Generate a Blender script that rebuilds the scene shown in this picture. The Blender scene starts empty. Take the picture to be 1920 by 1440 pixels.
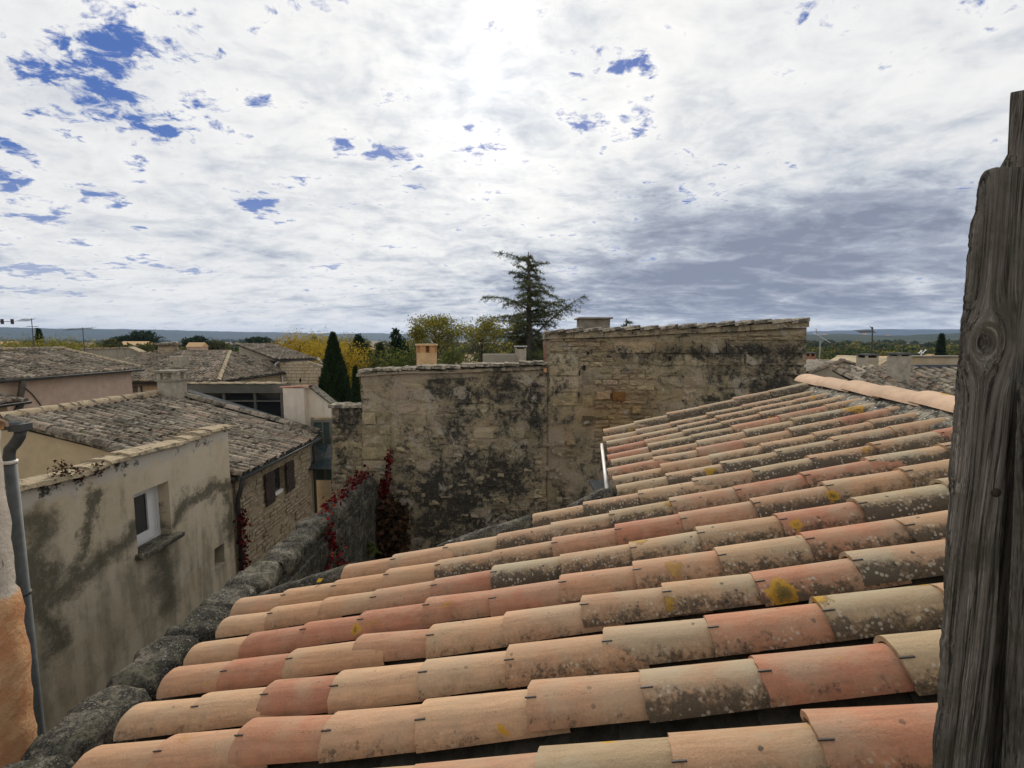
import bpy, math, random
import numpy as np
from mathutils import Vector, Matrix
random.seed(7); np.random.seed(7)
R = math.radians
sc = bpy.context.scene
col = sc.collection

# ------------------------------------------------------------------ camera
H = 8.0                       # eye height above the village ground
FPX, CX, CY, PITCH = 860.0, 960.0, 720.0, R(5.45)
cam = bpy.data.cameras.new('camera'); cam_o = bpy.data.objects.new('camera', cam); col.objects.link(cam_o)
cam.sensor_width = 36.0; cam.lens = FPX / 1920.0 * 36.0; cam.clip_start = 0.02; cam.clip_end = 60000
cam_o.location = (0, 0, H); cam_o.rotation_euler = (R(90) - PITCH, 0, 0)
sc.camera = cam_o
sc.render.resolution_x = 1024; sc.render.resolution_y = 768
sc.view_settings.view_transform = 'Standard'; sc.view_settings.look = 'None'
sc.view_settings.gamma = 1.0; sc.view_settings.exposure = 0.48
sc.cycles.use_denoising = True
sc.cycles.max_bounces = 6; sc.cycles.volume_bounces = 1; sc.cycles.sample_clamp_indirect = 6.0

# photo pixel -> direction; a distance comes from the plane the thing stands on
def ray(x, y):
    a = (x - CX) / FPX; b = (y - CY) / FPX
    return Vector((a, math.cos(PITCH) - b * math.sin(PITCH), -math.sin(PITCH) - b * math.cos(PITCH)))
EYE = Vector((0, 0, H))
def atY(x, y, Y): r = ray(x, y); return EYE + r * (Y / r.y)
def atX(x, y, X): r = ray(x, y); return EYE + r * (X / r.x)
def atZ(x, y, z): r = ray(x, y); return EYE + r * ((z - H) / r.z)
def azel(x, y):
    r = ray(x, y).normalized(); return math.atan2(r.x, r.y), math.asin(r.z)

# ------------------------------------------------------------------ node helper
class S:
    """a socket with arithmetic"""
    def __init__(s, nt, sock): s.nt = nt; s.k = sock
    def _m(s, op, *o, rev=False):
        n = s.nt.nodes.new('ShaderNodeMath'); n.operation = op
        args = [s] + list(o)
        if rev: args = args[::-1]
        for i, a in enumerate(args): put(s.nt, n.inputs[i], a)
        return S(s.nt, n.outputs[0])
    def __add__(s, o): return s._m('ADD', o)
    __radd__ = __add__
    def __sub__(s, o): return s._m('SUBTRACT', o)
    def __rsub__(s, o): return s._m('SUBTRACT', o, rev=True)
    def __mul__(s, o): return s._m('MULTIPLY', o)
    __rmul__ = __mul__
    def __truediv__(s, o): return s._m('DIVIDE', o)
    def __rtruediv__(s, o): return s._m('DIVIDE', o, rev=True)
    def pw(s, o): return s._m('POWER', o)
    def mx(s, o): return s._m('MAXIMUM', o)
    def mn(s, o): return s._m('MINIMUM', o)
    def absv(s): return s._m('ABSOLUTE')
    def exp(s): return s._m('EXPONENT')
    def gt(s, o): return s._m('GREATER_THAN', o)
    def lt(s, o): return s._m('LESS_THAN', o)
    def frac(s): return s._m('FRACT')
def put(nt, inp, a):
    if isinstance(a, S): nt.links.new(a.k, inp)
    elif isinstance(a, (tuple, list, Vector)):
        a = tuple(a)
        if hasattr(inp.default_value, '__len__') and len(inp.default_value) == 4 and len(a) == 3: a = a + (1,)
        inp.default_value = a
    else: inp.default_value = a
class NT:
    def __init__(s, nt): s.nt = nt
    def node(s, t, **kw):
        n = s.nt.nodes.new(t)
        for k, v in kw.items(): setattr(n, k, v)
        return n
    def w(s, sock): return S(s.nt, sock)
    def val(s, v):
        n = s.node('ShaderNodeValue'); n.outputs[0].default_value = v; return s.w(n.outputs[0])
    def sep(s, v):
        n = s.node('ShaderNodeSeparateXYZ'); put(s.nt, n.inputs[0], v); return [s.w(o) for o in n.outputs]
    def comb(s, x, y, z):
        n = s.node('ShaderNodeCombineXYZ')
        for i, a in enumerate((x, y, z)): put(s.nt, n.inputs[i], a)
        return s.w(n.outputs[0])
    def vm(s, op, a, b=None, scale=None):
        n = s.node('ShaderNodeVectorMath', operation=op); put(s.nt, n.inputs[0], a)
        if b is not None: put(s.nt, n.inputs[1], b)
        if scale is not None: put(s.nt, n.inputs['Scale'], scale)
        return s.w(n.outputs['Value'] if op in ('LENGTH', 'DISTANCE', 'DOT_PRODUCT') else n.outputs[0])
    def mul(s, v, k): return s.vm('MULTIPLY', v, k if isinstance(k, (tuple, list, S)) else (k, k, k))
    def noise(s, v, scale=1, detail=4, rough=.55, dist=0.0, color=False):
        n = s.node('ShaderNodeTexNoise'); put(s.nt, n.inputs['Vector'], v)
        n.inputs['Scale'].default_value = scale; n.inputs['Detail'].default_value = detail
        n.inputs['Roughness'].default_value = rough; n.inputs['Distortion'].default_value = dist
        return s.w(n.outputs['Color' if color else 'Fac'])
    def vor(s, v, scale=1, feature='F1', rnd=1.0):
        n = s.node('ShaderNodeTexVoronoi', feature=feature); put(s.nt, n.inputs['Vector'], v)
        n.inputs['Scale'].default_value = scale; n.inputs['Randomness'].default_value = rnd
        if feature == 'DISTANCE_TO_EDGE': return s.w(n.outputs['Distance']), None
        return s.w(n.outputs['Distance']), s.w(n.outputs['Color'])
    def ss(s, x, lo, hi, a=0.0, b=1.0):
        n = s.node('ShaderNodeMapRange', interpolation_type='SMOOTHSTEP'); put(s.nt, n.inputs[0], x)
        for i, v in zip((1, 2, 3, 4), (lo, hi, a, b)): put(s.nt, n.inputs[i], v)
        return s.w(n.outputs[0])
    def lin(s, x, lo, hi, a=0.0, b=1.0):
        n = s.node('ShaderNodeMapRange'); put(s.nt, n.inputs[0], x)
        for i, v in zip((1, 2, 3, 4), (lo, hi, a, b)): put(s.nt, n.inputs[i], v)
        return s.w(n.outputs[0])
    def mix(s, a, b, f, blend='MIX'):
        n = s.node('ShaderNodeMix', data_type='RGBA', blend_type=blend)
        put(s.nt, n.inputs[0], f); put(s.nt, n.inputs[6], a); put(s.nt, n.inputs[7], b)
        return s.w(n.outputs[2])
    def scale(s, c, f):
        n = s.node('ShaderNodeVectorMath', operation='SCALE'); put(s.nt, n.inputs[0], c); put(s.nt, n.inputs['Scale'], f)
        return s.w(n.outputs[0])
    def ramp(s, x, stops):
        n = s.node('ShaderNodeValToRGB'); put(s.nt, n.inputs[0], x)
        e = n.color_ramp.elements
        while len(e) < len(stops): e.new(.5)
        for i, (p, c) in enumerate(stops): e[i].position = p; e[i].color = tuple(c) + (1,)
        return s.w(n.outputs[0])

# ------------------------------------------------------------------ world: clouded sky with the sun behind thin cloud
SUN_AZ, SUN_EL = azel(906, 152)
world = bpy.data.worlds.new('World'); sc.world = world; world.use_nodes = True
wn = world.node_tree; wn.nodes.clear(); W = NT(wn)
wout = W.node('ShaderNodeOutputWorld'); wbg = W.node('ShaderNodeBackground')
wn.links.new(wbg.outputs[0], wout.inputs[0])
skyn = W.node('ShaderNodeTexSky', sky_type='NISHITA'); skyn.sun_disc = False
skyn.sun_elevation = SUN_EL; skyn.sun_rotation = SUN_AZ; skyn.air_density = 1.0; skyn.dust_density = 0.6; skyn.ozone_density = 2.0
def build_sky():
    d = W.w(W.node('ShaderNodeTexCoord').outputs['Generated'])
    d = W.vm('NORMALIZE', d)
    x, y, z = W.sep(d)
    az = x._m('ARCTAN2', y); el = z._m('ARCSINE')
    zz = z.mx(0.0) + 0.17
    q = W.comb(x / zz, y / zz, 0.0)                      # flat cloud deck seen in perspective
    qs = W.vm('MULTIPLY', q, (1.15, 1.35, 1.0))
    def blob(px, py, sx, sy, amp):
        a, e = azel(px, py)
        sa = sx / FPX * math.cos(a) ** 2 ; se = sy / FPX * math.cos(a)
        u = (az - a) / max(sa, .01); v = (el - e) / se
        return ((u * u + v * v) * -1.0).exp() * amp
    def blobs(l):
        r = blob(*l[0])
        for b in l[1:]: r = r + blob(*b)
        return r
    big = W.noise(qs, 1.0, 4, .5, .4)
    lump = W.noise(qs, 3.6, 9, .60, .5)
    fine = W.noise(qs, 11.0, 8, .66, .4)
    veil = W.noise(W.vm('MULTIPLY', q, (.85, 1.5, 1)), 1.9, 8, .6, .8)
    # gaps where the blue shows
    gap = blobs([(215, 95, 60, 55, .24), (330, 95, 60, 60, .14), (230, 20, 90, 40, -.16), (160, 180, 110, 45, .30), (30, 165, 60, 40, .15), (30, 275, 70, 16, .33), (10, 335, 40, 25, .32),
                 (200, 365, 60, 14, .26), (485, 380, 45, 20, .29), (735, 282, 40, 22, .32), (785, 348, 28, 18, .30),
                 (90, 412, 140, 9, .27), (60, 505, 140, 14, .29), (60, 545, 150, 8, .22), (360, 505, 120, 8, .20), (640, 262, 30, 18, .14), (385, 205, 40, 20, .13), (300, 235, 60, 30, .12), (330, 260, 40, 16, .12), (870, 290, 30, 16, .14),
                 (1090, 110, 60, 50, .15), (1095, 232, 28, 18, .20), (1180, 110, 40, 30, .11), (1790, 165, 200, 60, -.20), (1300, 120, 100, 60, -.14), (900, 20, 60, 40, -.15), (1680, 20, 60, 30, -.15), (660, 385, 60, 8, .13), (400, 80, 40, 30, .10)])
    hole = W.ss(gap * 1.2 + (.5 - lump) * 1.25 + (.5 - fine) * 1.25 + (.5 - big) * .5, .16, .38)
    # thickness of the cloud: heavy grey mass low over the right
    mass = blobs([(1500, 560, 640, 95, .44), (1250, 400, 150, 70, .24), (1480, 440, 240, 110, .30), (1760, 400, 300, 110, .28), (1230, 520, 220, 90, .30), (960, 540, 130, 40, .20), (900, 420, 90, 50, .10), (700, 575, 160, 22, .16),
                  (1310, 185, 70, 70, .14), (960, 150, 40, 60, .07), (1240, 370, 50, 60, .16),
                  (930, 625, 500, 10, -.10), (1150, 668, 500, 14, -.12), (1640, 622, 300, 5, -.30), (1560, 607, 80, 4, -.30), (1720, 596, 120, 3, -.14), (1000, 410, 120, 34, -.18), (1550, 320, 400, 32, -.16)])
    low = W.ss(el, 0.0, .20, 1.0, 0.0)
    thick = mass * 1.0 + .075 + (veil - .5) * (mass.mx(0.0) * 1.1 + .6) + (lump - .5) * 1.0 + (big - .5) * .8 + (fine - .5) * .45
    thick = thick + low * (veil - .5) * .5
    white = (.87, .865, .855); pale = (.605, .635, .68); grey = (.385, .42, .50); dark = (.235, .265, .345)
    c = W.ramp(W.lin(thick, -.10, .80), [(0.0, white), (.20, (.78, .785, .79)), (.42, pale), (.66, grey), (1.0, dark)])
    # forward scattering round the veiled sun
    sd = Vector((math.sin(SUN_AZ) * math.cos(SUN_EL), math.cos(SUN_AZ) * math.cos(SUN_EL), math.sin(SUN_EL)))
    mu = W.vm('DOT_PRODUCT', d, tuple(sd)).mx(0.0)
    glow = mu.pw(14.0) * .14 + mu.pw(120.0) * .12 + mu.pw(3000.0) * .6
    sun_mul = glow * (1.35 - thick.mx(0.0) * 1.6).mx(0.1) + 1.0
    c = W.scale(c, sun_mul)
    c = W.mix(c, (1.0, .965, .90), W.ss(mu, .86, 1.0) * .25, 'MULTIPLY')
    back = W.ss(W.vm('DOT_PRODUCT', d, tuple(sd)), -.75, .45, .82, .76)      # unseen sky behind the eye kept bright, raised to light the facing walls
    c = W.scale(c, back)
    horizon = W.ss(el, -.01, .07, 1.0, 0.0)
    c = W.mix(c, (.80, .82, .84), horizon * .35)
    sky = W.w(skyn.outputs[0])
    sky = W.scale(sky, 0.05)
    blue = W.mix(sky, (.030, .095, .36), .70)
    blue = W.mix(blue, c, W.ss(el, .02, .30, .40, .0))
    out = W.mix(c, blue, hole * (1.0 - W.ss(thick, .25, .5)))
    wn.links.new(out.k, wbg.inputs[0])
    wbg.inputs[1].default_value = 1.0
build_sky()

sun = bpy.data.lights.new('sun', 'SUN'); sun.energy = 2.2; sun.angle = R(10); sun.color = (1.0, .93, .82)
sun_o = bpy.data.objects.new('sun', sun); col.objects.link(sun_o)
sun_o.rotation_euler = (R(90) - SUN_EL, 0, math.pi - SUN_AZ)
sun_o.location = (0, 0, 60)

# ------------------------------------------------------------------ materials
MATS = {}
def mat(name, fn, rough=.85, spec=.25, bump=None):
    m = bpy.data.materials.new(name); m.use_nodes = True
    nt = m.node_tree; N = NT(nt); b = nt.nodes['Principled BSDF']
    b.inputs['Roughness'].default_value = rough; b.inputs['Specular IOR Level'].default_value = spec
    r = fn(N)
    c, h, dist = r if isinstance(r, tuple) and len(r) == 3 and isinstance(r[2], float) and not isinstance(r[0], float) else (r, None, 0)
    put(nt, b.inputs['Base Color'], c)
    if h is not None:
        bn = N.node('ShaderNodeBump'); bn.inputs['Distance'].default_value = dist; bn.inputs['Strength'].default_value = 1.0
        put(nt, bn.inputs['Height'], h); nt.links.new(bn.outputs[0], b.inputs['Normal'])
    MATS[name] = m; return m
def wpos(N): return N.w(N.node('ShaderNodeNewGeometry').outputs['Position'])
def opos(N):
    o = N.w(N.node('ShaderNodeTexCoord').outputs['Object']); i = N.node('ShaderNodeObjectInfo')
    rnd = N.w(i.outputs['Random']); off = N.vm('ADD', o, N.comb(rnd * 37.0, rnd * 91.0, rnd * 53.0))
    return o, off, rnd, N.w(i.outputs['Color']), N.w(i.outputs['Alpha'])
def island(N): return N.w(N.node('ShaderNodeNewGeometry').outputs['Random Per Island'])

# frame of the near roof, used by its materials and its tiles
AZ, SL, HN = R(9.52), R(15.70), 0.9595
RU = Vector((math.sin(AZ), math.cos(AZ), 0))
RD = Vector((-math.cos(AZ) * math.cos(SL), math.sin(AZ) * math.cos(SL), -math.sin(SL)))
RN = RU.cross(-RD); RN = RN if RN.z > 0 else -RN
PITCH_T, U0 = 0.215, 4.687
def roof(u, v, n=0.0): return EYE + RU * u + RD * v + RN * (n - HN)       # n = 0 is the plane of the tile crests
def on_roof(x, y, n=0.0):
    r = ray(x, y); t = (n - HN) / r.dot(RN); return EYE + r * t
SPOTS = [(938, 1378, .034), (1470, 1112, .05), (1492, 985, .028), (1665, 926, .06), (1222, 1066, .018), (1600, 770, .07), (1525, 748, .03), (748, 1420, .03),
         (1575, 1245, .03), (1142, 1408, .028), (670, 1180, .03), (1520, 1380, .02), (1345, 1352, .02), (1560, 930, .03), (520, 1150, .02)]

def m_tile(N):
    o, off, rnd, oc, al = opos(N)
    x, y, z = N.sep(o); wp = wpos(N)
    grain = N.noise(N.mul(off, (7, 70, 70)), 1, 5, .65); speck = N.noise(off, 190, 3, .7)
    patch = N.noise(off, 8, 5, .65); n1 = N.noise(off, 17, 7, .75); n2 = N.noise(off, 75, 5, .75)
    oc = N.scale(oc, .90)
    c = N.scale(oc, N.lin(grain, .3, .7, .80, 1.16)); c = N.scale(c, N.lin(speck, .25, .75, .84, 1.14))
    c = N.mix(c, N.mix(oc, (.36, .27, .17), .65), N.ss(patch, .44, .66) * .55)
    c = N.mix(c, (.34, .285, .19), N.ss(N.noise(off, 3.1, 4, .6), .46, .64) * (al * .75 + .15))
    side = N.ss(y, .004, .082)                                  # eye-facing flank of the tile: dirt and lichen, also painted shade
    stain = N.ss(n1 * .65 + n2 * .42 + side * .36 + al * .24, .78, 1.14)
    c = N.mix(c, (.150, .108, .070), stain * (.48 + al * .42))  # brown dirt that also darkens the flank as painted shade
    crust_shade = N.ss(n1 * .70 + n2 * .50 + side * .42 + al * .36, 1.16, 1.34)
    c = N.mix(c, (.060, .050, .036), crust_shade * .80)  # lichen crust, doubling as shade painted on the flank
    d1, c1 = N.vor(off, 26); r1, g1, b1 = N.sep(c1)
    c = N.mix(c, (.05, .043, .032), N.ss(d1 + (n2 - .5) * .5, .20, .12) * r1.gt(.80) * (al + .25).mn(1.0) * .9)
    d2, c2 = N.vor(N.vm('ADD', off, (3.3, 1.7, 9.1)), 70); r2, g2, b2 = N.sep(c2)
    white = N.ss(d2 + (n2 - .5) * .9 - g2 * .16, .34, .20) * r2.gt(.60) * N.ss(side * .6 + al * .9 + (patch - .5) * 1.6, .78, 1.15)
    c = N.mix(c, (.42, .375, .29), white * .7)
    # yellow lichen rosettes
    d3, c3 = N.vor(N.vm('ADD', off, (7.7, 4.1, 2.2)), 7.0); r3, g3, b3 = N.sep(c3)
    ro = d3 + (n1 - .5) * .8 + (n2 - .5) * .3
    ros = N.ss(ro, .26, .16) * r3.gt(.93) * (al * 1.4).mn(1.0)
    c = N.mix(c, N.mix((.20, .13, .02), (.46, .25, .025), n2), ros)
    for px, py, r in SPOTS:
        p = on_roof(px, py, -.03)
        d = N.vm('DISTANCE', wp, tuple(p)) + (n1 - .5) * r * 2.0 + (n2 - .5) * r * 1.2
        c = N.mix(c, N.mix((.42, .23, .02), (.11, .085, .015), N.ss(d, r * .75, r * .2)), N.ss(d, r, r * .8) * .9)
    # faint row of stamped marks beside the crest
    band = N.ss((y - .032).absv(), .0065, .0045)
    dash = N.noise(N.comb(x * 130.0 + rnd * 77.0, y * 330.0, rnd * 9.0), 1, 1, .4)
    on = N.noise(N.comb(x * 14.0 + rnd * 33.0, 0.0, 0.0), 1, 1, .5)
    c = N.mix(c, (.10, .055, .03), band * N.ss(dash, .57, .63) * N.ss(on, .47, .54) * .55 * (1.0 - al).mx(0.0))
    h = grain * .2 + n1 * .4 + n2 * .35 + crust_shade * .5 + ros * .6 + speck * .12
    return c, h, .005
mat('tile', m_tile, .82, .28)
def m_oldtile(N):
    rnd = island(N); wp = wpos(N)
    i = N.node('ShaderNodeObjectInfo'); rnd2 = (rnd + N.w(i.outputs['Random'])).frac()
    base = N.ramp(rnd2, [(0, (.13, .105, .08)), (.25, (.29, .235, .175)), (.45, (.19, .16, .125)), (.65, (.24, .165, .115)), (.85, (.40, .33, .255)), (1, (.15, .13, .10))])
    n1 = N.noise(wp, 9, 6, .7); n2 = N.noise(wp, 34, 5, .7); n0 = N.noise(wp, 1.1, 4, .6)
    c = N.scale(base, N.lin(n2, .3, .7, .55, 1.35))
    c = N.mix(c, (.30, .29, .22), N.ss(n2, .50, .66) * .65)
    c = N.mix(c, (.040, .037, .028), N.ss(n1 * .8 + n0 * .5, .60, .76) * .90)
    c = N.mix(c, (.42, .39, .32), N.ss(N.noise(wp, 60, 3, .6), .62, .68) * .55)
    c = N.mix(c, (.19, .20, .085), N.ss(N.noise(wp, 4.3, 4, .6), .60, .72) * .45)
    return c, n1 * .5 + n2 * .6, .012
mat('old_tile', m_oldtile, .95, .15)
def m_ridge(N):
    o, off, rnd, oc, al = opos(N); wp = wpos(N)
    n = N.noise(wp, 12, 5, .6)
    c = N.scale((.54, .375, .255), N.lin(n, .3, .7, .85, 1.1)); c = N.scale(c, N.lin(rnd, 0.0, 1.0, .82, 1.08))
    c = N.mix(c, (.28, .22, .15), N.ss(N.noise(wp, 34, 5, .75), .60, .72) * .6)
    p = on_roof(1776, 744, .04)
    c = N.mix(c, (.45, .24, .02), N.ss(N.vm('DISTANCE', wp, tuple(p)) + (n - .5) * .05, .05, .035))
    return c, n, .004
mat('ridge_tile', m_ridge, .85, .2)
def flat(name, c, rough=.8, spec=.25, scale=8, amp=.25, bump=.003, metal=0.0, obj=False):
    def f(N):
        wp = wpos(N); n = N.noise(wp, scale, 5, .62)
        return N.scale(c, N.lin(n, .28, .72, 1 - amp, 1 + amp)), n, bump
    m = mat(name, f, rough, spec); m.node_tree.nodes['Principled BSDF'].inputs['Metallic'].default_value = metal
    return m
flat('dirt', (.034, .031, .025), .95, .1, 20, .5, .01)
def m_mortar(N):
    wp = wpos(N); d, c1 = N.vor(wp, 45); r, g, b = N.sep(c1); n = N.noise(wp, 14, 5, .7)
    c = N.mix((.26, .235, .19), (.055, .052, .045), N.ss(n, .42, .60))
    c = N.mix(c, (.48, .45, .40), r.gt(.80) * N.ss(d, .45, .3))
    return c, n - d * .5, .02
mat('mortar', m_mortar, .95, .1)

def pxblobs(N, wp, lst, Y):
    """stains on a wall that faces the camera: (px, py, rx, ry, amp) measured on its plane"""
    x, y, z = N.sep(wp); tot = None
    for px, py, rx, ry, a in lst:
        p = atY(px, py, Y); sx = rx / FPX * Y; sz = ry / FPX * Y
        u = (x - p.x) / sx; v = (z - p.z) / sz
        e = ((u * u + v * v) * -1.0).exp() * a
        tot = e if tot is None else tot + e
    return tot
YW = 7.0
WALL_STAIN = [(870, 725, 170, 34, .20), (850, 915, 110, 75, .20), (960, 900, 80, 60, .16), (1000, 785, 90, 26, .24), (900, 800, 120, 40, .05), (820, 970, 90, 50, .18), (650, 800, 30, 34, .22), (650, 900, 30, 60, .10), (1120, 800, 22, 22, .1),
              (705, 790, 30, 90, -.30), (1040, 845, 26, 55, -.30), (905, 815, 20, 24, -.24), (800, 765, 36, 34, -.16), (980, 803, 13, 13, -.3), (950, 768, 60, 12, -.10), (1090, 720, 16, 60, -.10), (790, 870, 12, 12, -.2), (845, 720, 20, 10, -.1),
              (1250, 665, 190, 13, .16), (1400, 655, 120, 14, .18), (1420, 715, 100, 34, .12), (1330, 745, 60, 16, .14), (1460, 690, 60, 26, .05),
              (1150, 770, 75, 70, -.38), (1250, 730, 60, 26, -.20), (1180, 640, 130, 9, -.22), (1400, 630, 120, 6, -.14)]
PLASTER = [(765, 745, 40, 50, 1.0), (905, 815, 22, 26, 1.1), (1042, 850, 26, 60, 1.0), (980, 802, 14, 13, 1.2), (795, 872, 15, 14, 1.1), (1078, 905, 18, 24, 1.3), (840, 703, 110, 8, .8), (820, 800, 20, 30, .5), (900, 960, 30, 16, .8), (1118, 700, 14, 26, .6), (690, 712, 26, 12, 1.0), (1310, 712, 10, 22, 1.0), (1270, 760, 16, 8, .9)]
OCHRE = [(1150, 775, 80, 62, 1.0), (1045, 840, 30, 55, .8), (1180, 648, 120, 10, .5), (905, 815, 22, 26, .5), (1250, 740, 80, 30, .3)]
def m_stone(N):
    wp = wpos(N); i = N.node('ShaderNodeObjectInfo'); oc = N.w(i.outputs['Color']); rnd = N.w(i.outputs['Random'])
    n0 = N.noise(wp, .9, 4, .6, .4); n1 = N.noise(wp, 4.2, 8, .72, .4); n2 = N.noise(wp, 15, 7, .76); n3 = N.noise(wp, 62, 5, .75); n4 = N.noise(wp, 150, 3, .7)
    c = N.scale((.56, .455, .295), N.lin(n2, .3, .7, .55, 1.32))
    c = N.mix(c, (.55, .46, .35), N.ss(n0 + (n1 - .5) * .5, .46, .60) * .6)
    c = N.mix(c, (.46, .29, .135), pxblobs(N, wp, OCHRE, YW).mn(1.0) * .75)
    pl = N.ss(pxblobs(N, wp, PLASTER, YW) + (n1 - .5) * 1.6 + (n2 - .5) * .6, .48, .62)
    c = N.mix(c, (.52, .42, .31), pl * .85)
    c = N.mix(c, oc, 1.0, 'MULTIPLY')
    c = N.scale(c, N.lin(n3, .3, .7, .78, 1.18))
    st = pxblobs(N, wp, WALL_STAIN, YW) * .95
    l = (n1 - .5) * 1.5 + (n2 - .5) * 1.25 + .5 + (n0 - .5) * .3 + st - (1.0 - N.w(i.outputs['Alpha'])) * .5 - pl * .22
    c = N.mix(c, (.19, .165, .115), N.ss(l, .42, .62) * .7)
    c = N.mix(c, (.15, .155, .085), N.ss(N.noise(wp, 2.3, 5, .65), .50, .66) * .40)
    c = N.mix(c, (.048, .045, .038), N.ss(l + (n3 - .5) * .5 + (n4 - .5) * .25, .56, .74) * .93)
    c = N.mix(c, (.42, .39, .33), N.ss(n4 * .6 + n3 * .5, .60, .67) * N.ss(l, .50, .64) * .75)
    c = N.mix(c, (.60, .53, .435), N.ss(N.noise(wp, 2.6, 8, .75, .8), .585, .61) * N.ss(n2, .36, .50) * .75)
    return c, n1 * .4 + n2 * .7 + n3 * .6 + n4 * .2, .07
mat('wall_stone', m_stone, .95, .12)
def m_cap(N):
    wp = wpos(N); n0 = N.noise(wp, 3.0, 5, .65); n1 = N.noise(wp, 11, 7, .72); n2 = N.noise(wp, 48, 5, .75)
    n3 = N.noise(wp, 120, 3, .7)
    c = N.mix((.25, .225, .175), (.045, .042, .034), N.ss(n1 * .8 + n0 * .5 + (n2 - .5) * .7, .48, .72))
    c = N.mix(c, (.10, .105, .055), N.ss(N.noise(wp, 5, 4, .6), .52, .66) * .4)
    c = N.mix(c, (.40, .385, .335), N.ss(n3 * .5 + n2 * .55, .57, .64) * N.ss(n0 + (n1 - .5) * .8, .34, .56) * .9)
    c = N.mix(c, (.50, .48, .43), N.ss(N.noise(wp, 8, 7, .75), .625, .67) * .65)
    return c, n1 * .7 + n2 * .6 + n3 * .2, .05
mat('cap_stone', m_cap, .95, .12)
def m_rubble(N):
    wp = wpos(N); n1 = N.noise(wp, 7, 6, .7); n2 = N.noise(wp, 30, 5, .72); d, vc = N.vor(N.mul(wp, (9, 7, 15)), 1); r, g, b = N.sep(vc)
    c = N.mix((.37, .31, .215), (.29, .24, .165), r)
    c = N.scale(c, N.lin(n2, .3, .7, .72, 1.2)); c = N.mix(c, (.13, .115, .085), N.ss(n1, .50, .68) * .7)
    return c, n2 * .5 - d * .6, .03
mat('rubble', m_rubble, .95, .12)

# stained render of the house with the small white window (wall plane X = const): stains measured on that plane
XH = -5.18
def segd(N, y, z, a, b):
    ay, az_, by, bz = a.y, a.z, b.y, b.z; L2 = (by - ay) ** 2 + (bz - az_) ** 2
    t = (((y - ay) * (by - ay) + (z - az_) * (bz - az_)) / L2).mx(0.0).mn(1.0)
    dy = y - (t * (by - ay) + ay); dz = z - (t * (bz - az_) + az_)
    return (dy * dy + dz * dz).pw(.5)
def m_render(N):
    wp = wpos(N); x, y, z = N.sep(wp)
    n0 = N.noise(wp, 1.3, 4, .6, .5); n1 = N.noise(wp, 5, 7, .68, .3); n2 = N.noise(wp, 22, 6, .7); n3 = N.noise(wp, 75, 3, .7)
    c = N.mix((.53, .435, .30), (.60, .515, .385), N.ss(n0, .35, .62))
    c = N.mix(c, (.47, .39, .30), N.ss(n1, .54, .70) * .5)
    drip = N.noise(N.mul(wp, (3, 3, .5)), 1.6, 5, .6)
    zr = z - (H - 1.56)
    lowf = N.ss(zr, -.35, -2.2)
    c = N.mix(c, (.175, .158, .115), N.ss(drip * .8 + n1 * .35 + lowf * .14, .62, .86) * .7)
    c = N.mix(c, (.30, .275, .205), lowf * .25)
    wy = (N.noise(wp, 2.1, 5, .65) - .5) * .75; wz = (N.noise(N.vm('ADD', wp, (9., 4., 2.)), 2.1, 5, .65) - .5) * .75; y = y + wy; z = z + wz
    w = (n1 - .5) * .7 + (n2 - .5) * .5
    dark = None
    for a, b, r in [((120, 1105), (235, 1010), .16), ((230, 1010), (262, 985), .14), ((325, 985), (350, 930), .13), ((345, 935), (440, 905), .12), ((300, 1035), (312, 1130), .26), ((180, 930), (150, 1050), .10), ((75, 1050), (110, 1200), .16), ((70, 980), (60, 1150), .2), ((425, 930), (436, 1000), .14)]:
        d = segd(N, y, z, atX(*a, XH), atX(*b, XH)) + w * .45
        k = N.ss(d, r * 1.7, r * .1); dark = k if dark is None else dark.mx(k)
    c = N.mix(c, (.075, .070, .048), dark * .85)
    c = N.mix(c, (.40, .40, .37), N.ss(n3, .58, .64) * N.ss(n2, .46, .58) * dark * .7)
    # pale lime band under the coping
    band = N.ss(zr + (n1 - .5) * .45, -.27, -.17)
    c = N.mix(c, (.50, .46, .40), band * .85)
    c = N.mix(c, (.06, .058, .045), N.ss(N.noise(wp, 3.4, 6, .7) + band * .1, .64, .72) * band)
    return c, n2 * .5 + n1 * .6 + n3 * .15, .012
mat('stained_render', m_render, .93, .12)
def m_plaster(c0, c1, stain=.5):
    def f(N):
        wp = wpos(N); n0 = N.noise(wp, .8, 4, .6, .4); n1 = N.noise(wp, 4, 6, .65); dr = N.noise(N.mul(wp, (2.5, 2.5, .35)), 1.5, 5, .6)
        c = N.mix(c0, c1, N.ss(n0, .38, .62)); c = N.scale(c, N.lin(n1, .3, .7, .88, 1.1))
        c = N.mix(c, (.13, .12, .085), N.ss(dr * .9 + n1 * .2, .58, .80) * stain)
        return c, n1, .006
    return f
mat('beige_render', m_plaster((.43, .34, .215), (.49, .40, .28)), .93, .12)
mat('pink_render', m_plaster((.46, .335, .255), (.50, .37, .29), .18), .93, .12)
mat('white_render', m_plaster((.60, .52, .42), (.66, .585, .49), .30), .93, .12)
mat('grey_render', m_plaster((.25, .225, .18), (.30, .27, .21), .7), .93, .12)
mat('dark_beam', m_plaster((.155, .145, .125), (.10, .095, .08), .8), .93, .12)
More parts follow.
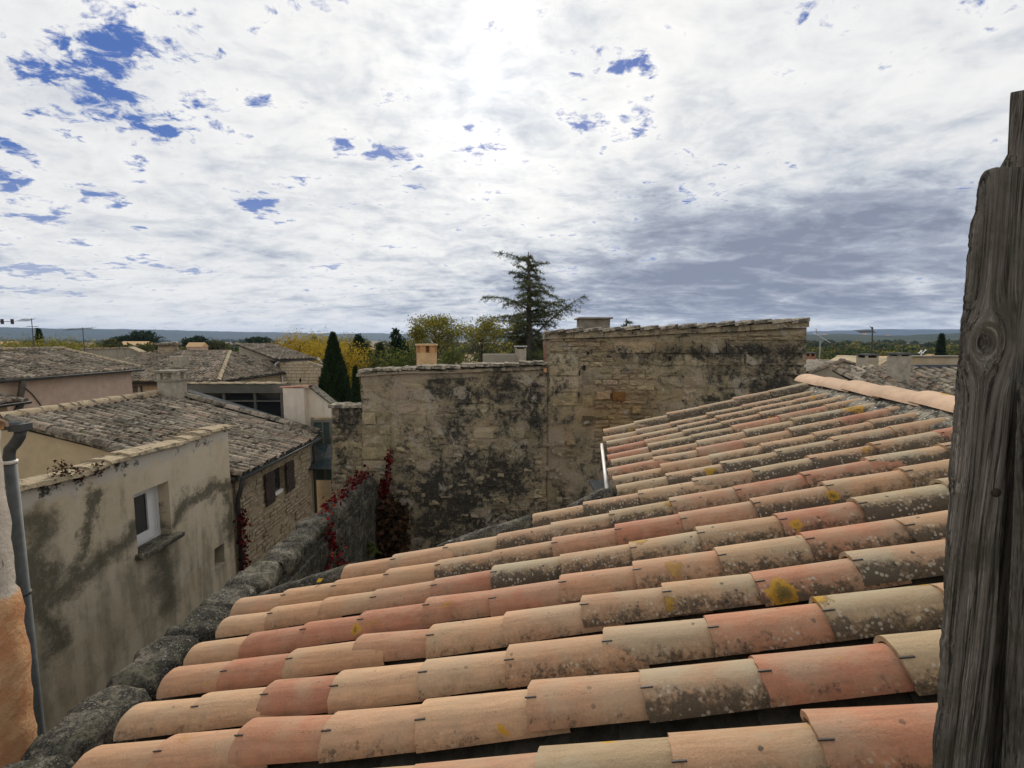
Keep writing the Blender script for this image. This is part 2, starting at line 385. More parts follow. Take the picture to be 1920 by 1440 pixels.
def m_orange(N):
    wp = wpos(N); x, y, z = N.sep(wp); n1 = N.noise(wp, 6, 6, .65, .4); n2 = N.noise(wp, 24, 6, .7)
    c = N.mix((.56, .265, .125), (.66, .385, .20), N.ss(n1, .35, .65))
    c = N.mix(c, (.66, .47, .29), N.ss(n2, .56, .68) * .5)
    g = N.ss(z + (n1 - .5) * .30, H - 1.62, H - 1.56)
    c = N.mix(c, N.mix((.46, .395, .32), (.55, .485, .41), n1), g)
    c = N.mix(c, (.06, .05, .04), N.ss(N.noise(N.mul(wp, (4, 9, 1.0)), 2, 5, .7), .64, .70) * .8)
    c = N.mix(c, (.09, .07, .05), N.ss(N.noise(wp, 13, 4, .6), .68, .72) * .8)
    return c, n1 + n2 * .9, .012
mat('orange_plaster', m_orange, .92, .12)
def m_wood(N):
    o, off, rnd, oc, al = opos(N)
    x, y, z = N.sep(off)
    lat = (z * 2.2 + rnd * 5.0)
    wob = N.noise(N.mul(off, (3, 3, 2.0)), 1, 3, .5) * .02
    wp = wpos(N); K = atY(1846, 642, .55); kd = N.vm('DISTANCE', N.vm('MULTIPLY', wp, (1, 1, .72)), (K.x, K.y, K.z * .72))
    kx = N.sep(wp)[0] - K.x; push = (kd * kd * -1200.0).exp() * kx * 1.4; x = x - push
    g1 = N.noise(N.comb(x * 150.0 + wob * 150.0, y * 150.0, z * 3.2), 1, 7, .72, .5)
    g2 = N.noise(N.comb(x * 520.0 + wob * 500.0, y * 520.0, z * 8.0), 1, 5, .7)
    n = N.noise(off, 9, 6, .7); n5 = N.noise(N.comb(x * 40.0, y * 40.0, z * 2.0), 1, 4, .6)
    c = N.mix((.062, .055, .046), (.185, .168, .142), N.ss(g1, .36, .64))
    c = N.mix(c, (.42, .39, .34), N.ss(g2, .50, .66) * N.ss(n5, .40, .60) * .75)
    c = N.mix(c, (.022, .018, .015), N.ss(g1 * .65 + g2 * .40, .515, .42) * .97)
    c = N.mix(c, (.055, .058, .038), N.ss(n, .48, .66) * .6)
    ring = N.ss((kd * 1100.0 + g1 * 4.0)._m('SINE'), -.2, .7)
    c = N.mix(c, (.03, .025, .02), ring * N.ss(kd + (n - .5) * .02, .024, .012) * .3)
    c = N.mix(c, (.018, .015, .012), N.ss(kd + (g2 - .5) * .014 + (n - .5) * .02, .009, .003))
    return c, g1 * .8 + g2 * .5, .006
mat('weathered_wood', m_wood, .9, .15)
flat('knot_wood', (.035, .028, .022), .9, .15, 60, .5, .004)
flat('shutter_brown', (.045, .032, .028), .7, .3, 20, .3, .002)
flat('zinc', (.075, .080, .080), .65, .3, 12, .35, .002, .1)
flat('dark_zinc', (.085, .09, .09), .6, .35, 10, .35, .002, .4)
flat('white_paint', (.72, .71, .70), .5, .4, 10, .06, .001)
flat('pvc', (.66, .63, .58), .5, .4, 14, .12, .001)
flat('iron', (.05, .045, .042), .6, .4, 20, .3, .001, .3)
flat('alu', (.35, .35, .35), .4, .5, 20, .15, .001, .8)
flat('terracotta', (.50, .275, .12), .85, .2, 9, .2, .004)
flat('terracotta_light', (.56, .37, .19), .85, .2, 9, .2, .004)
flat('terracotta_dark', (.27, .125, .08), .85, .2, 9, .2, .004)
flat('concrete', (.34, .30, .235), .92, .15, 7, .28, .008)
flat('old_concrete', (.235, .21, .165), .92, .15, 6, .4, .01)
flat('hollow', (.022, .020, .018), .9, .1, 8, .2, .002)
flat('paving', (.20, .185, .155), .95, .1, 2, .3, .01)
flat('timber_dark', (.10, .085, .07), .85, .2, 14, .4, .004)
def m_coping(N):
    wp = wpos(N); n1 = N.noise(wp, 7, 6, .7); n2 = N.noise(wp, 26, 6, .75); n3 = N.noise(wp, 80, 4, .7); r = island(N)
    c = N.scale((.38, .305, .20), N.lin(n2, .3, .7, .65, 1.25)); c = N.scale(c, N.lin(n3, .3, .7, .8, 1.2))
    c = N.mix(c, (.055, .05, .038), N.ss((n1 - .5) * 1.2 + (n2 - .5) * .6 + .5, .53, .66) * .85)
    c = N.mix(c, (.45, .42, .36), N.ss(n3, .60, .66) * .5)
    return c, n1 * .5 + n2 * .6, .02
mat('coping', m_coping, .93, .12)
def m_wcoping(N):
    wp = wpos(N); n1 = N.noise(wp, 8, 7, .72); n2 = N.noise(wp, 26, 6, .75); n3 = N.noise(wp, 80, 4, .7)
    c = N.scale((.43, .37, .275), N.lin(n2, .3, .7, .65, 1.25))
    c = N.mix(c, (.058, .052, .042), N.ss((n1 - .5) * 1.3 + (n2 - .5) * .8 + .5, .41, .56) * .9)
    c = N.mix(c, (.52, .49, .43), N.ss(n3, .56, .64) * .6)
    c = N.mix(c, (.36, .17, .04), N.ss(N.noise(wp, 5, 5, .7), .64, .70) * .5)
    return c, n1 * .5 + n2 * .7 + n3 * .3, .04
mat('wall_coping', m_wcoping, .95, .12)
flat('glazed_blue', (.055, .062, .085), .5, .4, 9, .3, .002)
def glass(name, c, rough=.05):
    m = bpy.data.materials.new(name); m.use_nodes = True; b = m.node_tree.nodes['Principled BSDF']
    b.inputs['Base Color'].default_value = c + (1,); b.inputs['Roughness'].default_value = rough; b.inputs['Specular IOR Level'].default_value = .6
    MATS[name] = m
glass('dark_glass', (.018, .02, .022)); glass('green_glass', (.06, .085, .075), .12); glass('sheet_glass', (.045, .065, .07), .08)
MATS['sheet_glass'].node_tree.nodes['Principled BSDF'].inputs['Alpha'].default_value = .62

def foliage(name, stops, transl=.35):
    m = bpy.data.materials.new(name); m.use_nodes = True; nt = m.node_tree; nt.nodes.clear(); N = NT(nt)
    out = N.node('ShaderNodeOutputMaterial'); mx = N.node('ShaderNodeMixShader'); d = N.node('ShaderNodeBsdfDiffuse'); t = N.node('ShaderNodeBsdfTranslucent')
    wp = wpos(N); r = (island(N) * .75 + N.noise(wp, .9, 2, .5) * .5 - .12)
    c = N.ramp(r, stops)
    put(nt, d.inputs[0], c); put(nt, t.inputs[0], c); mx.inputs[0].default_value = transl
    nt.links.new(d.outputs[0], mx.inputs[1]); nt.links.new(t.outputs[0], mx.inputs[2]); nt.links.new(mx.outputs[0], out.inputs[0])
    MATS[name] = m
foliage('leaf_green', [(0, (.045, .065, .018)), (.5, (.085, .11, .030)), (.8, (.15, .15, .045)), (1, (.24, .20, .06))])
foliage('leaf_yellow', [(0, (.14, .11, .020)), (.4, (.32, .22, .028)), (.75, (.47, .33, .036)), (1, (.30, .25, .07))])
foliage('leaf_olive', [(0, (.08, .09, .025)), (.5, (.17, .165, .038)), (.8, (.30, .25, .05)), (1, (.40, .32, .06))])
foliage('leaf_dark', [(0, (.015, .028, .014)), (.6, (.03, .05, .022)), (1, (.055, .075, .032))], .15)
foliage('needle', [(0, (.05, .068, .034)), (.5, (.095, .12, .058)), (.85, (.16, .17, .075)), (1, (.21, .19, .085))], .3)
foliage('leaf_red', [(0, (.03, .005, .007)), (.45, (.08, .008, .012)), (.75, (.17, .014, .018)), (.92, (.33, .06, .025)), (1, (.07, .085, .02))], .2)
foliage('leaf_dry', [(0, (.03, .022, .015)), (.6, (.065, .045, .028)), (.9, (.12, .055, .03)), (1, (.18, .12, .06))], .2)
foliage('leaf_mix', [(0, (.03, .045, .018)), (.35, (.06, .075, .025)), (.65, (.10, .105, .035)), (.85, (.16, .13, .04)), (1, (.12, .085, .06))], .25)
foliage('leaf_wood', [(0, (.022, .036, .016)), (.5, (.045, .065, .026)), (.85, (.075, .09, .035)), (1, (.11, .11, .04))], .2)
flat('bark', (.075, .062, .048), .95, .1, 14, .4, .02)
def m_ground(N):
    wp = wpos(N); n0 = N.noise(wp, .0035, 5, .6, .4); n1 = N.noise(wp, .02, 5, .6); d, vc = N.vor(N.mul(wp, (.004, .0018, 1)), 1); r, g, b = N.sep(vc)
    c = N.ramp(r, [(0, (.10, .10, .04)), (.3, (.24, .14, .06)), (.5, (.12, .115, .05)), (.7, (.30, .17, .08)), (1, (.17, .14, .07))])
    c = N.mix(c, (.05, .062, .028), N.ss(n0, .45, .60) * .8)
    c = N.scale(c, N.lin(n1, .3, .7, .8, 1.2))
    return c
mat('fields', m_ground, .95, .1)
def m_hill(N):
    wp = wpos(N); n0 = N.noise(wp, .0016, 6, .6); n1 = N.noise(wp, .013, 5, .65)
    c = N.mix((.020, .030, .016), (.045, .055, .026), N.ss(n1, .38, .62))
    c = N.mix(c, (.20, .17, .11), N.ss(n0, .64, .70) * .5)
    return c, n1, 6.0
mat('hill_forest', m_hill, .95, .08)
# ------------------------------------------------------------------ mesh helpers
def link(name, me, m=None, parent=None):
    o = bpy.data.objects.new(name, me); col.objects.link(o)
    if m is not None and me is not None and not me.materials: me.materials.append(MATS[m])
    if parent is not None: o.parent = parent
    return o
def root_of(o):
    while o.parent is not None: o = o.parent
    return o
def tag(o, label, cat, group=None):
    o['label'] = label; o['category'] = cat
    if group: o['group'] = group
    return o
def thing(name, label, cat, loc, group=None):
    o = bpy.data.objects.new(name, None); col.objects.link(o); o.empty_display_size = .2
    o.location = loc; tag(o, label, cat, group); return o
def V(*a): return Vector(a)
class MB:
    def __init__(s): s.v = []; s.f = []
    def add(s, vs, fs):
        b = len(s.v); s.v += [tuple(p) for p in vs]; s.f += [tuple(i + b for i in f) for f in fs]; return s
    def box(s, c, size, ax=None, jit=0.0):
        ax = ax or (V(1, 0, 0), V(0, 1, 0), V(0, 0, 1)); c = Vector(c)
        vs = []
        for sx in (-.5, .5):
            for sy in (-.5, .5):
                for sz in (-.5, .5):
                    p = c + ax[0] * (sx * size[0]) + ax[1] * (sy * size[1]) + ax[2] * (sz * size[2])
                    if jit: p = p + V(random.uniform(-jit, jit), random.uniform(-jit, jit), random.uniform(-jit, jit))
                    vs.append(p)
        return s.add(vs, [(0, 1, 3, 2), (4, 6, 7, 5), (0, 4, 5, 1), (2, 3, 7, 6), (0, 2, 6, 4), (1, 5, 7, 3)])
    def span(s, a, b):
        """axis-aligned box between two corners"""
        a = Vector(a); b = Vector(b); return s.box((a + b) / 2, [abs(b[i] - a[i]) for i in range(3)])
    def prism(s, poly, d):
        """poly: list of points, extruded by vector d"""
        n = len(poly); d = Vector(d); vs = [Vector(p) for p in poly] + [Vector(p) + d for p in poly]
        return s.add(vs, [tuple(range(n))[::-1], tuple(range(n, 2 * n))] + [(i, (i + 1) % n, n + (i + 1) % n, n + i) for i in range(n)])
    def tube(s, pts, rad, seg=8, cap=True):
        pts = [Vector(p) for p in pts]; n = len(pts); rad = rad if isinstance(rad, (list, tuple)) else [rad] * n
        vs = []; ref = None
        for i, p in enumerate(pts):
            t = (pts[min(i + 1, n - 1)] - pts[max(i - 1, 0)]).normalized()
            if ref is None: ref = V(0, 0, 1) if abs(t.z) < .9 else V(1, 0, 0)
            a = t.cross(ref).normalized(); b = a.cross(t).normalized(); ref = b
            for k in range(seg):
                w = 2 * math.pi * k / seg; vs.append(p + (a * math.cos(w) + b * math.sin(w)) * rad[i])
        fs = [(i * seg + k, i * seg + (k + 1) % seg, (i + 1) * seg + (k + 1) % seg, (i + 1) * seg + k) for i in range(n - 1) for k in range(seg)]
        if cap: fs += [tuple(range(seg))[::-1], tuple((n - 1) * seg + k for k in range(seg))]
        return s.add(vs, fs)
    def build(s, name, m, parent=None, smooth=False, kind=None):
        off = root_of(parent).location if parent is not None else V(0, 0, 0)
        me = bpy.data.meshes.new(name); me.from_pydata([(p[0] - off[0], p[1] - off[1], p[2] - off[2]) for p in s.v], [], s.f); me.update()
        if smooth: me.polygons.foreach_set('use_smooth', [True] * len(me.polygons))
        o = link(name, me, m, parent)
        if kind: o['kind'] = kind
        return o
def fastmesh(name, verts, nper, m, parent=None, kind=None, smooth=False):
    """verts: (n*nper,3) array of separate nper-gons"""
    verts = np.asarray(verts, np.float32).reshape(-1, 3)
    if parent is not None: verts = verts - np.array(root_of(parent).location, np.float32)
    n = len(verts) // nper; me = bpy.data.meshes.new(name)
    me.vertices.add(len(verts)); me.vertices.foreach_set('co', verts.ravel())
    me.loops.add(len(verts)); me.loops.foreach_set('vertex_index', np.arange(len(verts), dtype=np.int32))
    me.polygons.add(n); me.polygons.foreach_set('loop_start', np.arange(0, n * nper, nper, dtype=np.int32))
    try: me.polygons.foreach_set('loop_total', np.full(n, nper, np.int32))
    except Exception: pass
    me.update(calc_edges=True); me.validate()
    o = link(name, me, m, parent)
    if kind: o['kind'] = kind
    return o
def leaves(pts, size, aspect=.55, direc=None, spread=1.0, fold=.25):
    """one folded diamond per point; direc = mean direction of the leaf axis"""
    P = np.asarray(pts, float).reshape(-1, 3); n = len(P)
    a = np.random.normal(size=(n, 3)) * spread
    if direc is not None: a = a + np.asarray(direc, float)
    a /= np.linalg.norm(a, axis=1, keepdims=True) + 1e-9
    b = np.cross(a, np.random.normal(size=(n, 3))); b /= np.linalg.norm(b, axis=1, keepdims=True) + 1e-9
    c = np.cross(a, b); s = (size * np.random.uniform(.6, 1.35, n))[:, None]
    q = np.stack([P, P + a * s * .5 + b * s * aspect * .5 + c * s * fold * .3, P + a * s, P + a * s * .5 - b * s * aspect * .5 + c * s * fold * .3], 1)
    return q.reshape(-1, 3)
def place(o, parent, M):
    """put a mesh object at world matrix M under a thing"""
    if parent is not None: o.parent = parent; M = Matrix.Translation(-root_of(parent).location) @ M
    o.matrix_local = M
def frame(x, y, z, o): return Matrix(((x.x, y.x, z.x, o.x), (x.y, y.y, z.y, o.y), (x.z, y.z, z.z, o.z), (0, 0, 0, 1)))

# half-round roof tile: x runs down the slope 0..1 (scaled), y across, z up
def tile_mesh(name, L, w0, w1, hgt, th, seg, m, jit=0.0, inner=True, nl=1):
    v = []; f = []
    def arc(x, w, dz, k, inset):
        a = math.pi * (0.03 + .94 * k / seg)
        return (x, -math.cos(a) * (w / 2 - inset), math.sin(a) * (hgt - inset) + dz)
    rows = []
    for i in range(nl + 1):
        t = i / nl; x = L * t; w = w0 + (w1 - w0) * t; ids = []
        for k in range(seg + 1):
            p = arc(x, w, 0, k, 0)
            if jit: p = (p[0] + (random.uniform(-jit, jit) if i in (0, nl) else 0), p[1], p[2] + random.uniform(-jit, jit) * .3)
            ids.append(len(v)); v.append(p)
        rows.append(ids)
    for i in range(nl):
        for k in range(seg): f.append((rows[i][k], rows[i + 1][k], rows[i + 1][k + 1], rows[i][k + 1]))
    ns = len(f)
    # thickness at the lower end, plus the hollow behind it
    o0 = len(v); v += [v[rows[nl][k]] for k in range(seg + 1)]
    i0 = len(v); v += [(v[rows[nl][k]][0], *arc(L, w1, 0, k, th)[1:]) for k in range(seg + 1)]
    for k in range(seg): f.append((o0 + k, i0 + k, i0 + k + 1, o0 + k + 1))
    if inner:
        j0 = len(v); v += [v[i0 + k] for k in range(seg + 1)]; e0 = len(v); v += [arc(L * .1, w0 + (w1 - w0) * .1, 0, k, th) for k in range(seg + 1)]
        for k in range(seg): f.append((j0 + k, e0 + k, e0 + k + 1, j0 + k + 1))
    me = bpy.data.meshes.new(name); me.from_pydata(v, [], f); me.update()
    sm = [i < ns or i >= ns + seg for i in range(len(f))]
    me.polygons.foreach_set('use_smooth', sm); me.materials.append(MATS[m])
    return me

# ------------------------------------------------------------------ ground, hills
def structure(o): o['kind'] = 'structure'; return o
g = MB(); G = 15000.0
g.add([(-G, -G, 0), (G, -G, 0), (G, G, 0), (-G, G, 0)], [(0, 1, 2, 3)])
structure(g.build('ground', 'fields'))
pv = MB(); pv.add([(-60, -12, .004), (40, -12, .004), (40, 60, .004), (-60, 60, .004)], [(0, 1, 2, 3)])
structure(pv.build('village_pavement', 'paving'))
from mathutils import noise as mnoise
def fbm(x, y, o=4):
    s = 0; a = 1; t = 0
    for i in range(o): s += a * mnoise.noise(V(x * 2 ** i, y * 2 ** i, 3.7)); t += a; a *= .5
    return s / t
def hills(name, Rm, depth, a0, a1, hfun, na=220, nr=14):
    v = []; f = []
    for j in range(nr + 1):
        t = j / nr; r = Rm + (t - .55) * depth; k = math.sin(math.pi * min(1, max(0, t))) ** .8
        for i in range(na + 1):
            a = a0 + (a1 - a0) * i / na; x = r * math.sin(a); y = r * math.cos(a)
            h = hfun(a) * k * (1 + .10 * fbm(x / 700, y / 700)) + (12 * fbm(x / 170, y / 170, 3) + 5 * fbm(x / 55, y / 55, 2)) * k
            v.append((x, y, h - 2))
    for j in range(nr):
        for i in range(na): p = j * (na + 1) + i; f.append((p, p + 1, p + na + 2, p + na + 1))
    me = bpy.data.meshes.new(name); me.from_pydata(v, [], f); me.update()
    me.polygons.foreach_set('use_smooth', [True] * len(f))
    return structure(link(name, me, 'hill_forest'))
def prof(pts):
    xs = [azel(p[0], 638)[0] for p in pts]; ys = [p[1] for p in pts]
    return lambda a: float(np.interp(a, xs, ys))
hills('hills', 6500, 3600, R(-62), R(30), prof([(-500, 125), (0, 130), (300, 118), (450, 105), (600, 95), (750, 95), (950, 105), (1150, 95), (1300, 88)]), 300)
hills('hills', 8200, 2600, R(-10), R(62), prof([(900, 60), (1300, 110), (1650, 160), (1850, 140), (2300, 120)]), 160, 8)
hills('hills', 2300, 1300, R(14), R(62), prof([(1250, 10), (1480, 30), (1560, 36), (1620, 31), (1700, 29), (1790, 34), (2000, 38), (2400, 30)]), 220, 10)

# ------------------------------------------------------------------ the near roof with its canal tiles
near = thing('tiled_roof', 'large sloping roof of beige and salmon canal tiles with a smooth pale ridge', 'roof', roof(2.2, 0.2, -.2))
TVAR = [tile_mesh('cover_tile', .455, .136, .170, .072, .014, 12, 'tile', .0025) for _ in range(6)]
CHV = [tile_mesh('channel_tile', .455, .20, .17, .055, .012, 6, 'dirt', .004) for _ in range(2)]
PALE = [(0.5, 0.295, 0.165), (0.48, 0.275, 0.15), (0.515, 0.32, 0.185), (0.455, 0.26, 0.145), (0.49, 0.29, 0.17)]
PINK = [(0.45, 0.24, 0.135), (0.465, 0.255, 0.145), (0.43, 0.225, 0.13)]
REDT = [(0.41, 0.175, 0.1), (0.385, 0.165, 0.095), (0.425, 0.195, 0.11), (0.4, 0.18, 0.105)]
GREY = [(0.37, 0.265, 0.15), (0.35, 0.25, 0.145), (0.39, 0.285, 0.165)]
EAVE = {17: 2.01, 16: 2.11, 15: 2.17, 14: 2.20, 13: 2.28, 12: 2.32, 11: 2.43, 10: 1.80, 9: .62}
VR = -1.93
RED_AT = [on_roof(*p, 0) for p in [(1640, 1290), (1420, 1205), (1540, 1090), (1570, 970), (1000, 1110), (885, 1100), (780, 1128), (530, 1205), (570, 1165), (660, 1150), (475, 1400), (1010, 955), (905, 1060), (1180, 870), (1440, 905), (1530, 880), (1300, 820), (1330, 840), (1190, 835), (1150, 850), (1430, 790), (1700, 640), (1480, 775), (1640, 770), (1700, 745), (1760, 800), (1780, 700), (1450, 730), (720, 1065), (560, 1320), (1245, 980)]]
HOOK = bpy.data.meshes.new('tile_hook'); _h = MB()
_h.box((.0, 0, .0), (.034, .0035, .004)); HOOK.from_pydata(_h.v, [], _h.f); HOOK.materials.append(MATS['iron'])
cnt = 0
for k in range(0, 22):
    u = U0 - PITCH_T * k + random.uniform(-.006, .006)
    ve = EAVE.get(k, 2.0 if k > 16 else .10 + random.uniform(-.02, .02)) + random.uniform(-.015, .015)
    raise_n = .045 if k == 0 else 0.0
    v = ve; first = True; prev = None
    while v > VR + .16:
        ex = .325 + random.uniform(-.022, .022)
        pos = roof(u, v - .36, 0)
        lich = min(1.0, max(0.05, .38 + .22 * (-(v - .9)) + .10 * (u - 1.2) + random.gauss(0, .20)))
        if v > 1.15 and u < 2.6: lich = min(lich, .55) * .6
        mid = roof(u, v - .17, 0)
        near_red = min((mid - p).length for p in RED_AT)
        x = random.random()
        if near_red < .14: c = random.choice(REDT); lich *= .7
        elif v > 1.3: c = random.choice(PALE if x < .75 else PINK)
        elif x < .42: c = random.choice(PALE)
        elif x < .66: c = random.choice(GREY)
        elif x < .90: c = random.choice(PINK)
        else: c = random.choice(PINK)
        if lich > .5 and near_red > .14: c = tuple(.6 * a + .4 * b for a, b in zip(c, GREY[0]))
        me = random.choice(TVAR)
        top = max(v - .455, VR + .10 + random.uniform(-.03, .03)); Lr = (v - top) / .455
        # lower end sits on the tile below, upper end under the tile above
        tilt = .036 + random.uniform(-.008, .010); yaw = random.gauss(0, .022); roll = random.gauss(0, .04)
        xd = (RD + RN * tilt + RU * yaw).normalized(); zd = (RN - xd * RN.dot(xd) + RU * roll).normalized(); zd = (zd - xd * zd.dot(xd)).normalized(); yd = zd.cross(xd)
        org = roof(u, top, -.0795 + raise_n + random.uniform(-.004, .004))
        yd2 = yd
        s = random.uniform(.97, 1.03)
        M = frame(xd * Lr, yd2 * s, zd * s, org)
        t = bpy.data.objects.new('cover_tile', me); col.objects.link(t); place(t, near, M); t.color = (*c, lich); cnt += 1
        if k >= 8 and not first and random.random() < .85:
            hk = bpy.data.objects.new('tile_hook', HOOK); col.objects.link(hk); hk.parent = t
            yy = -.034 if yd2.dot(RU) > 0 else .034
            hk.matrix_local = Matrix.Translation((.455 - .012 / Lr, yy, .071 * math.sqrt(1 - (yy / .085) ** 2) + .003))
        first = False; v -= ex
    # channel tiles between this row and the next
    if k < 21:
        uc = u - PITCH_T / 2; vc = min(ve, EAVE.get(k + 1, 2.0 if k > 15 else .10)) - .02 ; v = vc
        while v > VR:
            top = v - .45; xd = (RD + RN * .02).normalized(); zd = -(RN - xd * RN.dot(xd)).normalized(); yd = zd.cross(xd)
            M = frame(xd, yd, zd, roof(uc, top, -.066))
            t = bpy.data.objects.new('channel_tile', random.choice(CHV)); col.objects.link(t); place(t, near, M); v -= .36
# deck, walls, ridge, mortar, gutter
dk = MB()
out = [(4.78, VR - .1), (4.78, .02), (2.90, .02), (2.90, .5), (2.66, .55), (2.66, 1.7), (2.44, 1.75), (2.44, 2.36), (1.0, 2.0), (.0, 1.9), (0, VR - .1)]
dk.prism([roof(a, b, -.135) for a, b in out], RN * -.05); dk.build('roof_deck', 'dirt', near)
bk = MB(); RD2 = Vector((-RD.x, -RD.y, RD.z)); r0 = roof(4.85, VR, -.11); r1 = roof(0, VR, -.11)
bk.prism([r0, r1, r1 + RD2 * 2.6, r0 + RD2 * 2.6], V(0, 0, -.05)); bk.build('rear_slope', 'old_tile', near)
wl = MB()
inn = [(4.70, VR - 2.2), (4.70, -.10), (2.85, -.10), (2.85, .4), (2.62, .5), (2.62, 1.6), (2.40, 1.68), (2.36, 2.20), (1.0, 1.86), (.0, 1.75), (0, VR - 2.2)]
pp = [roof(a, b, -.19) for a, b in inn]; n = len(pp)
for i in (0, n - 1): pp[i] = V(pp[i].x, pp[i].y, roof(0, VR - .1, -.7).z - .45)
wl.add(pp + [V(p.x, p.y, 0) for p in pp], [tuple(range(n))] + [(i, (i + 1) % n, n + (i + 1) % n, n + i) for i in range(n)]); wl.build('wall', 'beige_render', near)
mo = MB(); npt = 110; vs = []
for i in range(npt + 1):
    u = 4.86 - 4.86 * i / npt; j = lambda a: random.uniform(-a, a)
    vs += [roof(u, VR + .30 + j(.05), -.10), roof(u, VR + .20 + j(.03), -.035 + j(.02)), roof(u, VR + .08 + j(.02), .0 + j(.015)), roof(u, VR - .12, .0)]
mo.add(vs, [(i * 4 + k, i * 4 + k + 1, i * 4 + k + 5, i * 4 + k + 4) for i in range(npt) for k in range(3)]); mo.build('ridge_mortar', 'mortar', near, True)
RIDGE = [tile_mesh('ridge_tile', .50, .195, .240, .075, .016, 12, 'ridge_tile', .003) for _ in range(3)]
u = 4.93; i = 0
while u > -.1:
    xd = (RU * 1 + V(0, 0, .042) + RD * random.gauss(0, .012)).normalized(); zd = (V(0, 0, 1) - xd * xd.z).normalized(); yd = zd.cross(xd)
    t = bpy.data.objects.new('ridge_tile', random.choice(RIDGE)); col.objects.link(t); place(t, near, frame(xd, yd, zd, roof(u - .5, VR - .015, -.02) + V(0, 0, -.005))); u -= .40
a = roof(4.66, .12, -.10); b = roof(2.93, .12, -.10)
ge = MB(); side = V(-math.cos(AZ), math.sin(AZ), 0)
ge.tube([a + side * .03, b + side * .03], .015, 10); ge.build('gutter', 'pvc', near, True)
pl = MB(); p = atY(1124, 912, 4.6); pl.box(p, (.16, .35, .02)); pl.box(p + V(0, .1, -1.2), (.05, .05, 2.4)); pl.build('metal_flashing', 'zinc', near)
for k, va, vb in ((10, 1.78, 2.50), (9, .60, 1.30), (8, .1, .42)):
    mb = MB(); uu = U0 - PITCH_T * k + .03; nn = 9
    mb.tube([roof(uu + random.uniform(-.006, .006), va + (vb - va) * i / nn, -.085 - .03 * (i / nn)) for i in range(nn + 1)], [.085 * (1 - .5 * (i / nn) ** 2) * random.uniform(.9, 1.08) for i in range(nn + 1)], 10)
    mb.build('edge_mortar', 'cap_stone', near, True)
# autumn leaves caught on the tiles
for i, (px, py) in enumerate([(593, 1092), (824, 1141), (388, 1286)]):
    p = on_roof(px, py, .012); lf = fastmesh('fallen_leaf', leaves([p], .055 if i < 2 else .03, .6, (.4, .3, .5), .3), 4, 'leaf_yellow')
    tag(lf, ['curled yellow leaf caught on a tile near the lower edge of the tiled roof', 'yellow leaf stuck between two pale tiles in the middle of the tiled roof', 'tiny dry leaf lying on a pale tile near the lower end of the tiled roof'][i], 'leaf')
for i, (px, py, r) in enumerate([(888, 1162, .024), (1462, 792, .035)]):
    pass

# ------------------------------------------------------------------ stones
def stone_mesh(name, m, n=4, rough=.06, bulge=.05):
    v = []; f = []
    for j in range(n):
        for i in range(n):
            x = i / (n - 1) - .5; z = j / (n - 1) - .5; e = max(abs(x), abs(z)) * 2
            y = -.5 + (bulge if e > .99 else 0) + random.uniform(-rough, rough)
            k = .04 if e > .99 else .06
            v.append((x * (1 - .03) + random.uniform(-k, k) * .6, y, z * (1 - .03) + random.uniform(-k, k) * .6))
    for j in range(n - 1):
        for i in range(n - 1): p = j * n + i; f.append((p, p + 1, p + n + 1, p + n))
    rim = [i for i in range(n)] + [n - 1 + n * j for j in range(1, n)] + [n * n - 1 - i for i in range(1, n)] + [n * j for j in range(n - 2, 0, -1)]
    b0 = len(v); v += [(v[i][0], .5, v[i][2]) for i in rim]
    for q in range(len(rim)): r2 = (q + 1) % len(rim); f.append((rim[q], b0 + q, b0 + r2, rim[r2]))
    me = bpy.data.meshes.new(name); me.from_pydata(v, [], f); me.update(); me.materials.append(MATS[m]); return me
STONES = [stone_mesh('stone', 'wall_stone') for _ in range(10)]
def put_stone(parent, cx, cz, w, h, yface, dep=.12, tint=(1, 1, 1), name='stone', meshes=STONES, ax=None):
    ax = ax or (V(1, 0, 0), V(0, 1, 0), V(0, 0, 1))
    o = bpy.data.objects.new(name, random.choice(meshes)); col.objects.link(o)
    c = Vector((cx, yface, cz)) + ax[1] * (dep / 2) if ax[1].y > .9 else Vector((cx, yface, cz)) + ax[1] * (dep / 2)
    sx = random.choice((-1, 1)); sz = random.choice((-1, 1))
    place(o, parent, frame(ax[0] * (w * sx), ax[1] * dep, ax[2] * (h * sz), c)); o.color = (*tint, 1); return o
def tintv(a=.18):
    b = random.uniform(1 - a, 1 + a * .8); return (b, b * random.uniform(.96, 1.03), b * random.uniform(.9, 1.05))
